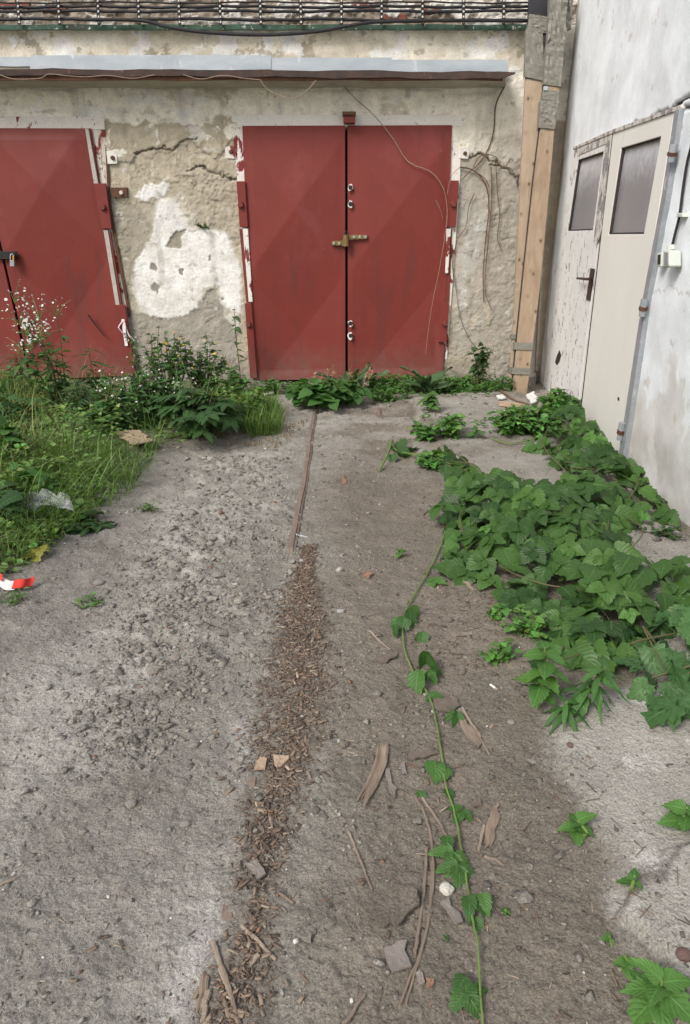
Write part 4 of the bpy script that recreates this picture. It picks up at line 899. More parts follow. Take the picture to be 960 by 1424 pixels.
def litter():
    # soil crumbs and pebbles
    x, y = field(130000); rough = ss(.3, -.15, sdf(G_ROUGH, x, y)); slab = np.maximum(ss(.05, -.05, sdf(G_SLAB, x, y)), ss(.05, -.05, sdf(G_NEAR, x, y)))
    cl = ss(-.15, .5, fbm(x, y, 3.5, 4, 301)); keep = RNG.random(len(x)) < (.12 + .55 * cl + .5 * rough) * (1 - .55 * slab); x, y, rough = x[keep][:46000], y[keep][:46000], rough[keep][:46000]
    n = len(x); s = np.exp(RNG.normal(0, .75, n)) * (.0015 + .0011 * rough) * (.6 + .26 * y); s = np.clip(s, .0010, .022); z = gh(x, y) + s * .12
    sc = np.stack([s * U_(.7, 1.5, n), s * U_(.6, 1.1, n), s * U_(.3, .65, n)], 1)
    V, Fq = inst(ICO_V, ICO_F, np.stack([x, y, z], 1), U_(0, 6.3, n), RNG.normal(0, .3, n), RNG.normal(0, .3, n), sc)
    V = V + RNG.normal(0, 1, V.shape) * np.repeat(s, 12)[:, None] * .16
    base = (np.array([.30, .282, .245])[None] * (1 - .28 * ss(-.3, .5, x))[:, None]) * U_(.62, 1.28, n)[:, None]; pick = RNG.random(n); base[pick < .05] = (.42, .40, .37); base[(pick > .05) & (pick < .07)] = (.27, .17, .12)
    tag(mk('soil_crumbs', V, Fq, M['soil'], col=np.repeat(base, 12, 0), kind='stuff'), 'grey crumbs of dry soil and pebbles strewn over the yard', 'gravel')
    # platy rubble of broken crust
    x, y = field(60000, 1.0, 6.2); rough = ss(.22, -.1, sdf(G_ROUGH, x + .12 * fbm(x, y, 3, 3, 350), y)); kp = RNG.random(len(x)) < (.9 * rough * ss(-.25, .35, fbm(x, y, 3.0, 4, 351)) + .05 * (x < -.2) * ss(.0, .4, fbm(x, y, 2.5, 3, 352)) + .01); x, y = x[kp][:4600], y[kp][:4600]; n = len(x)
    s = np.clip(np.exp(RNG.normal(math.log(.0075), .6, n)), .0025, .034) * (.55 + .17 * y); V, Fq = inst(SLV_V, SLV_F, np.stack([x, y, gh(x, y) - s * .05], 1), U_(0, 6.3, n), RNG.normal(0, .30, n), RNG.normal(0, .30, n), np.stack([s * U_(.8, 1.5, n), s * U_(.6, 1.1, n), s * U_(.25, .55, n)], 1))
    V = V + RNG.normal(0, 1, V.shape) * np.repeat(s, 8)[:, None] * .07
    c = np.array([.325, .306, .266])[None] * U_(.68, 1.2, n)[:, None]; tag(mk('crust_rubble', V, Fq, M['soil'], col=np.repeat(c, 8, 0), kind='stuff'), 'dark flaky rubble of broken dry crust left of the rail', 'rubble')
    # wood chips along the buried rail
    n = 9500; k = CHIPS[:, 1].argsort(); yy = U_(.75, CHIPS[:, 1].max() + .1, n); cx = np.interp(yy, CHIPS[k, 1], CHIPS[k, 0]); cw = np.interp(yy, CHIPS[k, 1], np.array(CHIPW)[k])
    xx = cx + np.clip(RNG.normal(0, .58, n), -2., 2.) * cw * (1 + .45 * fbm(yy, yy * 0, 5, 3, 340))
    thin = RNG.random(n) < .42 + .58 * ss(1.15, 2.0, yy) * ss(-.35, .25, fbm(xx, yy, 5, 3, 341) + .25); xx, yy = xx[thin], yy[thin]
    bare = (np.abs(xx - RAILX) < .04) & (((yy > 1.58) & (yy < 1.70)) | ((yy > 1.16) & (yy < 1.25))); xx, yy = xx[~bare], yy[~bare]
    x2, y2 = field(5200, .75, 5.); kp = RNG.random(len(x2)) < .05 + .40 * ss(.45, .0, np.abs(x2 - .45)) * ss(4.6, 3.2, y2) * ss(-.1, .4, fbm(x2, y2, 4, 3, 330)) + .25 * ss(.2, .5, fbm(x2, y2, 3, 3, 331))
    d3 = gpoly([(580, 850), (640, 800), (690, 850), (640, 950), (590, 920)]); x3 = U_(.25, .75, 900); y3 = U_(2.2, 3.3, 900); i3 = sdf(d3, x3, y3) < .08
    xx = np.concatenate([xx, x2[kp], x3[i3]]); yy = np.concatenate([yy, y2[kp], y3[i3]]); n = len(xx)
    ln = np.clip(np.exp(RNG.normal(math.log(.0105), .6, n)), .003, .05); wd = np.clip(ln * U_(.10, .42, n), .0013, .009); th = U_(.001, .003, n)
    V, Fq = inst(SLV_V, SLV_F, np.stack([xx, yy, gh(xx, yy) + U_(.0, .006, n)], 1), U_(0, 6.3, n), RNG.normal(0, .22, n), RNG.normal(0, .22, n), np.stack([ln, wd, th], 1))
    pal = np.array([(.195, .145, .108), (.155, .115, .088), (.24, .185, .14), (.11, .082, .064), (.33, .27, .205), (.23, .14, .09)]); ci = RNG.choice(6, n, p=[.3, .26, .19, .14, .08, .03]); c = pal[ci] * U_(.8, 1.2, n)[:, None]
    tag(mk('wood_chips', V, Fq, M['chipwood'], col=np.repeat(c, 8, 0), kind='stuff'), 'brown wood chips and bark filling the groove of the old rail', 'wood chips')
    # short dry twigs and stalks trodden into the soil
    x, y = field(1500, .8, 5.2); kp = RNG.random(len(x)) < .16 + .6 * ss(.7, .1, np.abs(x - .55)); x, y = x[kp], y[kp]; n = len(x); ln = np.clip(np.exp(RNG.normal(math.log(.026), .5, n)), .008, .09)
    V, Fq = inst(SLV_V, SLV_F, np.stack([x, y, gh(x, y) + .001], 1), U_(0, 6.3, n), RNG.normal(0, .06, n), RNG.normal(0, .06, n), np.stack([ln, U_(.0014, .0032, n), U_(.001, .0025, n)], 1)); c = pal[RNG.choice(6, n)] * U_(.8, 1.2, n)[:, None]
    tag(mk('twig_litter', V, Fq, M['chipwood'], col=np.repeat(c, 8, 0), kind='stuff'), 'short dry twigs and stalks trodden into the bare soil', 'twigs')
    # flakes of lime and paint below the walls
    x, y = field(5200, 1.0, 7.5); kp = RNG.random(len(x)) < .10 + .9 * ss(4.2, 6.4, y) * ss(-1., -.4, x) + .6 * ss(.8, 1.5, x) * ss(5, 6.5, y); x, y = x[kp], y[kp]; n = len(x); s = np.clip(np.exp(RNG.normal(math.log(.0026), .6, n)), .0012, .016) * (.5 + .13 * y)
    V, Fq = inst(SLV_V, SLV_F, np.stack([x, y, gh(x, y) + .001], 1), U_(0, 6.3, n), RNG.normal(0, .25, n), RNG.normal(0, .25, n), np.stack([s * 1.4, s, s * .4], 1))
    c = np.array([.66, .64, .60])[None] * U_(.6, 1.1, n)[:, None]; tag(mk('lime_flakes', V, Fq, M['chipwood'], col=np.repeat(c, 8, 0), kind='stuff'), 'small white flakes of lime and paint fallen below the garage wall', 'flakes')
litter()

# ------------------------------------------------------------------ single pieces of debris
def spindle(pts, r, seed):
    V, Fc = tube(pts, r, r, 5, seed, .10); n = len(pts); k = np.repeat(np.clip(np.minimum(np.linspace(.45, 6, n), np.linspace(4, .25, n)), 0, 1), 5)
    c = np.repeat(pts, 5, 0); return c + (V - c) * k[:, None] * np.array([1, 1, .7]), Fc
def stick(name, label, cat, px, r, m, r1=None, lift=None, wob=.13, n=7, group=None, k=22, strands=1):
    pts = curve([on_ground(*p) for p in px], k) if len(px) > 2 else np.linspace(on_ground(*px[0]), on_ground(*px[1]), 9)
    pts = pts.copy(); pts[:, 2] = gh(pts[:, 0], pts[:, 1], False) + r * .8 + (0 if lift is None else np.interp(np.linspace(0, 1, len(pts)), np.linspace(0, 1, len(lift)), lift))
    rg = np.random.default_rng(abs(int(px[0][0] * 7 + px[0][1]))); base = pts.mean(0)
    nz = rg.normal(0, r * .5, (len(pts) + 4, 2)); nz = np.stack([np.convolve(nz[:, i_], np.ones(5) / 5, 'valid') for i_ in (0, 1)], 1); pts[1:-1, :2] += nz[1:-1]
    if strands == 1: o = mk(name, *tube(pts, r, r1 if r1 is not None else r * .7, n, int(px[0][0]), wob), m, at=base)
    else:
        P = []
        for q in range(strands):
            t = np.linspace(0, 1, len(pts)); off = (q - (strands - 1) / 2) * r * .95
            a = int(len(pts) * rg.uniform(0, .22)); b = len(pts) - int(len(pts) * rg.uniform(0, .22))
            d = np.gradient(pts[:, :2], axis=0); d /= np.linalg.norm(d, axis=1)[:, None]; p2 = pts.copy(); p2[:, 0] += -d[:, 1] * off; p2[:, 1] += d[:, 0] * off; p2[:, 2] += rg.uniform(-.3, .6) * r
            P.append(spindle(p2[a:b], r * rg.uniform(.6, 1.0), q + 3))
        o = mk(name, *join(P), m, at=base)
    return tag(o, label, cat, group)
def flake(name, label, cat, px, th, m, lift=.004, curl=0., group=None, sub=True):
    """a thin flat piece lying on the ground, its outline with thickness and a slight warp"""
    P = np.array([on_ground(*p) for p in px]); c = P.mean(0); rg = np.random.default_rng(abs(int(px[0][0] + 3 * px[0][1])))
    zc = gh(P[:, 0], P[:, 1], False).max() if len(P) < 5 else np.percentile(gh(P[:, 0], P[:, 1], False), 70)
    P[:, 2] = zc + lift + rg.normal(0, .0012, len(P)); 
    # outline with jagged mids
    out = []
    for i in range(len(P)):
        a, b = P[i], P[(i + 1) % len(P)]; L = np.linalg.norm(b - a); nrm = np.array([-(b - a)[1], (b - a)[0], 0]) / (L + 1e-9)
        out.append(a)
        for t in (.33, .68): out.append(a * (1 - t) + b * t + nrm * rg.normal() * L * .05)
    out = np.array(out); R = np.linalg.norm(out - c, axis=1).max(); d = np.linalg.norm(out[:, :2] - c[:2], axis=1) / R; out[:, 2] += curl * d ** 2
    cc = out.mean(0); cc[2] = zc + lift + th; n = len(out); mid = out * .55 + cc * .45; mid[:, 2] = zc + lift + th + curl * (d * .55) ** 2 + rg.normal(0, th * .15, n)
    V = np.vstack([out + (0, 0, th), mid, cc[None], out]); Fq = []
    for i in range(n):
        j = (i + 1) % n; Fq += [[i, j, n + j, n + i], [n + i, n + j, 2 * n], [j, i, 2 * n + 1 + i, 2 * n + 1 + j]]
    Fq.append([2 * n + 1 + i for i in range(n)][::-1])
    return tag(mk(name, V, Fq, m, at=c), label, cat, group)
def lump(name, label, cat, px, py, r, m, flat=.6, seed=1, group=None):
    p = on_ground(px, py); bm = bmesh.new(); bmesh.ops.create_icosphere(bm, subdivisions=3, radius=1)
    rg = np.random.default_rng(seed); s1, s2 = rg.uniform(.8, 1.25), rg.uniform(.75, 1.1); a = rg.uniform(0, 3)
    V = np.array([v.co[:] for v in bm.verts]); Fq = [[v.index for v in f.verts] for f in bm.faces]; bm.free()
    k = 1 + .22 * fbm(V[:, 0] + V[:, 2] * .7 + seed, V[:, 1] - V[:, 2] * .4, 1.3, 3, seed) + .07 * fbm(V[:, 0] * 1 + V[:, 2], V[:, 1] + V[:, 2], 5, 2, seed + 3); V = V * k[:, None] * np.array([s1, s2, flat])
    V = np.stack([V[:, 0] * math.cos(a) - V[:, 1] * math.sin(a), V[:, 0] * math.sin(a) + V[:, 1] * math.cos(a), V[:, 2]], 1) * r + p + (0, 0, r * flat * .35)
    return tag(mk(name, V, Fq, m, at=p), label, cat, group)
def debris():
    stick('split_branch', 'thick frayed branch lying alone in the middle of the bare soil', 'branch', [(534, 1036), (528, 1060), (515, 1095), (497, 1128)], .0085, M['grey_wood'], .006, n=8, strands=4, wob=.35)
    stick('twig', 'short pale twig pointing down to the flat bark scrap, left of the trailing vine', 'twig', [(514, 878), (528, 892), (543, 905)], .0045, M['pale_wood'], .0035)
    flake('bark_scrap', 'flat grey bark scrap at the lower end of the short pale twig', 'bark', [(524, 918), (549, 905), (554, 909), (550, 918), (530, 924)], .005, M['bark'])
    stick('twig', 'straight grey twig lying on bare soil left of the long curved sticks', 'twig', [(485, 1158), (502, 1200), (518, 1238)], .0038, M['old_wood'], .003)
    stick('long_stick', 'longest curved dry stick arching down beside the trailing vine', 'stick', [(578, 1108), (594, 1140), (602, 1180), (600, 1240), (590, 1310), (572, 1360), (556, 1400)], .0046, M['old_wood'], .003, k=42)
    stick('long_stick', 'curved dry stick lying close along the left of the longest one', 'stick', [(594, 1180), (590, 1240), (582, 1300), (577, 1330)], .0048, M['old_wood'], .004, k=36)
    stick('long_stick', 'thinner dry stick lying on the right of the longest curved one', 'stick', [(601, 1200), (598, 1260), (584, 1330), (565, 1398)], .0038, M['old_wood'], .003, k=36)
    stick('twig', 'thin straight twig running down towards the big three lobed vine leaf', 'twig', [(588, 1110), (605, 1135), (622, 1164)], .0045, M['old_wood'], .0035)
    stick('splintered_wood', 'reddish splintered piece of wood standing out of the soil right of the vine', 'wood', [(696, 1118), (684, 1150), (672, 1186)], .0075, M['grey_wood'], .006, n=7, strands=3, wob=.4)
    stick('splinter', 'short reddish splinter just left of the splintered wood', 'wood', [(674, 1150), (669, 1168), (666, 1186)], .006, M['pale_wood'], .003)
    stick('twig', 'short dark twig lying crosswise just below the splintered wood', 'twig', [(673, 1192), (688, 1196), (702, 1204)], .004, M['old_wood'], .003)
    flake('wood_strip', 'broad pale strip of split wood beside the vine stem', 'wood', [(636, 990), (645, 994), (670, 1036), (666, 1042), (646, 1020)], .006, M['old_wood'])
    stick('wood_strip', 'narrow pale splinter along the right edge of the broad wood strip', 'wood', [(643, 986), (660, 1015), (681, 1052)], .0055, M['pale_wood'], .004)
    flake('bark_scrap', 'flat pointed brown bark scrap half under the trailing vine', 'bark', [(604, 970), (635, 974), (640, 984), (628, 992), (602, 988)], .006, M['bark'])
    flake('bark_scrap', 'dark low scrap of bark beside the vine, above its three leaf sprig', 'bark', [(568, 1052), (600, 1046), (607, 1052), (590, 1058), (570, 1058)], .007, M['bark'])
    stick('twig', 'small brown twig under the dark low bark scrap', 'twig', [(567, 1062), (578, 1067), (588, 1071)], .004, M['twig'], .003)
    flake('soil_crust', 'curled crust of dried soil lifting at its lower edge left of the long sticks', 'soil crust', [(508, 1258), (530, 1246), (556, 1240), (580, 1252), (583, 1266), (566, 1280), (554, 1292), (546, 1286), (534, 1294), (516, 1288), (506, 1274)], .008, M['crust'], .001, .016)
    flake('board_scrap', 'flat four cornered grey board scrap left of the tail of the curved sticks', 'board', [(534, 1322), (566, 1312), (572, 1352), (544, 1356)], .005, M['flat_grey'], .004, .006)
    flake('tile_shard', 'small orange brick shard near the lower vine', 'shard', [(592, 1362), (604, 1366), (602, 1374), (594, 1378)], .006, M['brickchip'])
    flake('stone_flake', 'thin grey stone flake beside the orange brick shard', 'stone', [(578, 1356), (584, 1352), (591, 1370), (584, 1372)], .006, M['flat_grey'])
    lump('mortar_lump', 'crumbly white lump of mortar half hidden below the big three lobed vine leaf', 'mortar', 621, 1238, .022, M['mortar'], .5, 3)
    flake('board_scrap', 'narrow grey wood scrap below the white mortar lump', 'board', [(612, 1258), (624, 1250), (644, 1284), (634, 1290)], .005, M['flat_grey'])
    flake('wood_flake', 'pale tan flake of wood on the left edge of the wood chips', 'wood', [(356, 1068), (362, 1058), (372, 1060), (369, 1074), (354, 1074)], .006, M['card'], .010)
    flake('wood_flake', 'pale tan flake of wood lying in the middle of the wood chips', 'wood', [(380, 1056), (402, 1056), (394, 1066), (386, 1074), (382, 1068)], .006, M['card'], .010)
    flake('board_scrap', 'grey flat scrap lying on the lower wood chips', 'board', [(343, 1208), (358, 1202), (370, 1222), (358, 1232)], .006, M['flat_grey'], .012)
    stick('old_stick', 'upright dark stick at the bottom edge left of the wood chips', 'stick', [(290, 1345), (284, 1375), (276, 1420)], .008, M['old_wood'], .007, strands=2)
    stick('old_stick', 'pale broken stick at the bottom edge right of the dark one', 'stick', [(290, 1380), (287, 1400), (283, 1424)], .007, M['pale_wood'], .006)
    stick('old_stick', 'long dark stick slanting down to the right at the bottom edge', 'stick', [(296, 1312), (310, 1352), (326, 1400), (334, 1428)], .0065, M['old_wood'], .005, k=30)
    stick('old_stick', 'thin dark stick branching from the long slanting one at the bottom', 'stick', [(306, 1346), (314, 1370), (322, 1392)], .004, M['pale_wood'], .003)
    stick('twig', 'straight pale twig slanting across the lower end of the wood chips', 'twig', [(337, 1288), (360, 1312), (384, 1336)], .0048, M['pale_wood'], .004)
    flake('wood_flake', 'short pale stub of wood below the straight pale twig', 'wood', [(346, 1342), (358, 1328), (362, 1332), (350, 1346)], .007, M['pale_wood'])
    stick('twig', 'reddish twig poking in from the left edge of the photo', 'twig', [(-12, 1238), (8, 1229), (22, 1222)], .004, M['pale_wood'], .003)
    stick('twig', 'dark twig in the bottom edge of the photo left of the vine', 'twig', [(478, 1428), (492, 1406), (507, 1385)], .005, M['old_wood'], .003)
    flake('wood_flake', 'pale sliver of wood under the front edge of the creeper', 'wood', [(640, 809), (645, 807), (664, 822), (658, 823)], .006, M['pale_wood'])
    flake('stone_flake', 'pale pointed stone flake right of the wood chips, lower part', 'stone', [(416, 1304), (430, 1306), (432, 1300), (433, 1314), (425, 1312)], .004, M['flat_grey'])
    flake('wood_flake', 'thin bent grey shaving right of the frayed branch', 'wood', [(536, 1070), (542, 1072), (545, 1092), (552, 1100), (548, 1116), (540, 1100)], .004, M['flat_grey'])
    flake('wood_flake', 'small grey shaving close to the stem of the trailing vine', 'wood', [(558, 1066), (562, 1062), (566, 1078), (560, 1080)], .004, M['flat_grey'])
    flake('bark_scrap', 'crumpled small bark scrap between the vine and the splintered wood', 'bark', [(654, 1120), (666, 1112), (671, 1122), (658, 1126)], .006, M['bark'])
    flake('tile_shard', 'tan brick shard on the soil in the middle distance', 'shard', [(505, 802), (511, 796), (519, 801), (514, 805)], .010, M['brickchip'])
    flake('tile_shard', 'flat rust orange brick patch set in the soil between the rails', 'shard', [(475, 665), (480, 663), (482, 673), (477, 675)], .010, M['brickchip'], -.004)
    stick('metal_scrap', 'short dark metal pin lying across the sunken rail', 'metal scrap', [(409, 744.5), (418, 746.5), (428, 748.5)], .008, M['steel'], .005, wob=.1)
    lump('stone', 'dark reddish round stone on the pale concrete at the right edge', 'stone', 951, 1330, .019, M['red_stone'], .75, 11)
    lump('stone', 'small dark round stone on the pale concrete below the narrow leaved weed', 'stone', 793, 1037, .011, M['red_stone'], .6, 12)
    lump('stone', 'small grey stone below the light green toothed weed', 'stone', 711, 1005, .011, M['stone'], .7, 13)
    for k, (px, py, r, lab) in enumerate(((214, 932, .030, 'largest flat pale stone in the rough soil on the left'), (244, 915, .021, 'pale stone just right of the largest flat one'), (138, 811, .026, 'rounded stone on the soil below the yellowed leaf'), (207, 803, .024, 'dark stone between the grass and the rough soil'), (183, 1119, .018, 'lone pale stone in the lower left soil'),
                                      (258, 1147, .017, 'wedge shaped stone in the lower left soil near the pale lime spots'), (427, 1150, .010, 'small round stone just right of the wood chips'), (322, 815, .024, 'stone in the rough soil beside the upper end of the wood chips'), (304, 800, .026, 'dark clod in the rough soil beside the upper wood chips'), (277, 867, .022, 'pale angular stone in the middle of the rough soil'))):
        lump('stone', lab, 'stone', px, py, r, M['stone'], .45, 20 + k)
    c = thing('cigarette_butt', 'white cigarette butt on the brown soil left of the toothed weed', 'cigarette butt', tuple(on_ground(687, 957)))
    a, b = on_ground(682, 954) + (0, 0, .006), on_ground(692, 961) + (0, 0, .006); mk('paper_tube', *tube([a, a * .3 + b * .7], .0042, .0042, 8), M['paper'], c); mk('filter', *tube([a * .3 + b * .7, b], .0043, .0043, 8), M['card'], c)
    flake('cardboard', 'torn flat piece of brown cardboard at the edge of the grass', 'cardboard', [(163, 612), (196, 609), (205, 620), (219, 627), (190, 633), (176, 622)], .008, M['card'], .05, .015)
    flake('paper_scrap', 'white paper scrap on the ground by the left bottom corner of the right garage door', 'paper', [(366, 546), (378, 545), (381, 550), (370, 552)], .01, M['paper'], .01)
    for k, (pts, lab) in enumerate((([(700, 573), (712, 568), (720, 574), (708, 578)], 'white plaster shard on the slab left of the rubbish by the boards'), ([(714, 577), (726, 580), (724, 585), (712, 582)], 'white plaster shard lying nearest the leafy clump by the boards'), ([(733, 556), (742, 554), (747, 562), (738, 566)], 'white foil scrap at the foot of the pine boards'), ([(690, 553), (700, 552), (703, 557), (692, 558)], 'grey white shard left of the foot of the pine boards'))):
        flake('plaster_shard', lab, 'shard', pts, .014, M['paper'], .012)
    flake('board_scrap', 'low brown board scrap at the foot of the pine boards', 'board', [(692, 560), (716, 563), (730, 566), (726, 571), (694, 566)], .015, M['card'], .01)
    stick('twig', 'dark branch lying before the foot of the pine boards', 'twig', [(690, 548), (712, 556), (735, 564)], .012, M['twig'], .008)
    stick('rag', 'grey crumpled rag between the boards and the white wall', 'rag', [(740, 535), (744, 520), (748, 505)], .05, M['tape'], .03, wob=.5, n=9, lift=[0, .15, .3])
    b = thing('barrier_tape', 'crumpled red and white barrier tape lying at the left edge', 'tape', tuple(on_ground(22, 818)))
    def ribbonmesh(name, px, wpx, m, h):
        c_ = curve([on_ground(*p) + (0, 0, q) for p, q in zip(px, h)], 14); n = len(c_); wv = np.array([.0, wpx, .012]); V = np.vstack([c_ - wv, c_ + wv]); o = mk(name, V, [[i, i + 1, n + i + 1, n + i] for i in range(n - 1)], m, b); o.modifiers.new('t', 'SOLIDIFY').thickness = .002
    ribbonmesh('white_length', [(-20, 816), (0, 818), (12, 822), (24, 822)], .022, M['tape_white'], (.03, .04, .03, .03)); ribbonmesh('red_length', [(20, 822), (34, 822), (42, 818), (49, 817)], .020, M['tape_red'], (.035, .04, .03, .035))
    ribbonmesh('red_length', [(-20, 812), (-4, 815), (6, 818)], .008, M['tape_red'], (.05, .06, .05))
    fm = thing('plastic_film', 'clear crumpled plastic film lying on the grass at the left', 'plastic film', tuple(on_ground(60, 710)))
    V = []; rg = np.random.default_rng(9)
    for i in range(7):
        for k in range(13):
            p = PG(22 + k * 6.2 + i * 1.2, 686 + i * 3.2 + 5 * math.sin(k * .7), .16); V.append(p + (0, 0, .016 * rg.normal()))
    o = mk('sheet', V, grid_faces(7, 13), M['film'], fm); o.modifiers.new('t', 'SOLIDIFY').thickness = .001
debris()

# ================================================================== PLANTS
def weld(V, Fc, UV=None):
    K = np.round(V, 5); u, idx, inv = np.unique(K, axis=0, return_index=True, return_inverse=True); inv = inv.ravel(); out = []
    for f in Fc:
        g = []
        for i in f:
            j = int(inv[i])
            if not g or (g[-1] != j): g.append(j)
        if len(g) > 1 and g[0] == g[-1]: g = g[:-1]
        if len(g) >= 3: out.append(g)
    return V[idx], out, (UV[idx] if UV is not None else None)
def blade(L=1., W=.6, n=9, p=.62, q=.8, serr=.10, fold=.12, droop=.25, wav=.03, seed=0, cup=0., a0=0., teeth=1):
    """one leaflet along +Y from the origin: V, F, UV"""
    rg = np.random.default_rng(seed); V, UV = [], []; us = (-1, -.55, 0, .55, 1)
    for i in range(n + 1):
        t = i / n; wt = W / 2 * max(0., math.sin(math.pi * t ** p)) ** q * (1 if i < n else 0); s = 0 if i in (0, n) else (serr if i % 2 else -serr)
        for u in us:
            e = 1 + (s * (1 + rg.normal() * .3) if abs(u) == 1 else 0); x = u * wt * e; y = L * (t + (.035 * (1 if s > 0 else -.6) if abs(u) == 1 and s else 0) - .05 * abs(u) * (1 if 0 < i < n else 0))
            z = fold * abs(x) - droop * L * t * t + wav * L * math.sin(t * 7 + u * 2 + seed) * abs(u) - cup * x * x / max(W, .01) + rg.normal() * .006 * L
            V.append((x, y, z)); UV.append((u * .5 + .5, t))
    V = np.array(V); c, s_ = math.cos(a0), math.sin(a0); V = np.stack([V[:, 0] * c - V[:, 1] * s_, V[:, 0] * s_ + V[:, 1] * c, V[:, 2]], 1)
    return V, [list(f) for f in grid_faces(n + 1, 5)], np.array(UV)
def leafmesh(name, blades, petiole=0.):
    Vs, Fs, Us, n = [], [], [], 0
    for V, Fc, U in blades: Vs.append(V); Us.append(U); Fs += [[i + n for i in f] for f in Fc]; n += len(V)
    if petiole:
        V, Fc = tube(curve([(0, 0, 0), (0, -.25 * petiole, -.12 * petiole), (0, -.45 * petiole, -.6 * petiole), (0, -.4 * petiole, -1. * petiole)], 6), .0001, .012, 4); V[:4] = 0; Vs.append(V); Us.append(np.tile((.5, .5), (len(V), 1))); Fs += [[i + n for i in f] for f in Fc]; n += len(V)
    V, Fc, U = weld(np.concatenate(Vs), Fs, np.concatenate(Us)); return mesh(name, V, Fc, U, smooth=True)
def off(b, dx, dy, dz=0.): return (b[0] + np.array([dx, dy, dz]), b[1], b[2])
def tri(seed, W=.72, serr=.12, droop=.3, pet=.9, side=.86):
    rg = np.random.default_rng(seed); return leafmesh('leaf', [off(blade(1, W, 13, .58, .64, serr, .16, droop, .035, seed), 0, .0), blade(side, W * .88, 12, .58, .64, serr, .18, droop, .035, seed + 1, a0=1.35 + rg.normal() * .15), blade(side, W * .88, 12, .58, .64, serr, .18, droop, .035, seed + 2, a0=-1.35 + rg.normal() * .15)], pet)
def single(seed, W=.6, serr=.08, droop=.3, pet=.3, p=.62, fold=.15, n=10, wav=.03): return leafmesh('leaf', [blade(1, W, n, p, .85, serr, fold, droop, wav, seed)], pet)
def jag(seed, pet=.5):
    rg = np.random.default_rng(seed); return leafmesh('leaf', [blade(1, .75, 11, .52, .8, .22, .12, .3, .04, seed), blade(.55, .42, 7, .6, .85, .22, .1, .25, .03, seed + 1, a0=.95), blade(.55, .42, 7, .6, .85, .22, .1, .25, .03, seed + 2, a0=-.95)], pet)
def pinnate(seed, pairs=3, W=.42, L=.52):
    B = [off(blade(L, W * L * 1.1, 7, .6, .85, .06, .12, .25, .02, seed), 0, .62)]
    for k in range(pairs):
        y = .14 + .48 * k / pairs; l = L * (.75 + .12 * k)
        for sgn in (1, -1): B.append(off(blade(l, W * l * 1.1, 6, .6, .85, .06, .12, .25, .02, seed + k * 2 + sgn, a0=sgn * (1.1 - .1 * k)), 0, y, -.01 * k))
    V, Fc = tube([(0, 0, 0), (0, .3, .0), (0, .64, -.01)], .012, .007, 4); B.append((V, Fc, np.tile((.5, .5), (len(V), 1))))
    return leafmesh('leaf', B)
LM = dict(tri=[tri(s, .88, .055, .24, .9, .9) for s in (1, 11, 21, 31)], trail=[tri(s, .62, .14, .35, .25) for s in (41, 51, 61)], single=[single(s) for s in (2, 12, 22)], broad=[single(s, .86, .10, .28, .35) for s in (3, 13, 23)], lance=[single(s, .20, .05, .45, .05, .75, .2) for s in (4, 14)],
          dock=[single(s, .34, .03, .55, .1, .7, .25, 12, .07) for s in (5, 15)], jag=[jag(s) for s in (6, 16, 26)], round=[single(s, .8, .02, .2, .25, .66) for s in (7, 17)], pin=[pinnate(s) for s in (8, 18)], nettle=[single(s, .74, .08, .3, .2, .58, .2, 13) for s in (9, 19, 29)], bigtooth=[single(s, .82, .06, .28, .25, .56, .16, 16, .05) for s in (10, 20)])
def put_leaf(par, kind, pos, az, pit, rol, size, m, rg, wz=1.):
    me = LM[kind][int(rg.integers(len(LM[kind])))]; key = me.name + '|' + m.name
    c = _LC.get(key)
    if c is None:
        c = me.copy(); c.materials.clear(); c.materials.append(m); _LC[key] = c
    o = bpy.data.objects.new('leaf', c); COL.objects.link(o); o.parent = par; b = world_loc(par)
    o.matrix_local = Matrix.Translation(Vector(np.asarray(pos) - b)) @ Matrix.Rotation(az, 4, 'Z') @ Matrix.Rotation(pit, 4, 'X') @ Matrix.Rotation(rol, 4, 'Y') @ Matrix.Diagonal((size, size, size * wz, 1)); return o
_LC = {}
def small_mass(name, tV, tF, pos, rg, size, col, m, par=None, pit=(.0, .5), label=None, cat=None, var=.25, az=None):
    n = len(pos); sz = size * np.exp(rg.normal(0, .25, n)); V, Fq = inst(tV, tF, pos, rg.uniform(0, 6.28, n) if az is None else az, rg.uniform(pit[0], pit[1], n), rg.normal(0, .35, n), sz)
    c = np.asarray(col)[None] * np.exp(rg.normal(0, var, (n, 1))) * (1 + rg.normal(0, .10, (n, 3))); c = np.clip(np.repeat(c, len(tV), 0), .005, .8)
    o = mk(name, V, Fq, m, par, col=c, smooth=False, kind='stuff')
    if label: tag(o, label, cat)
    return o
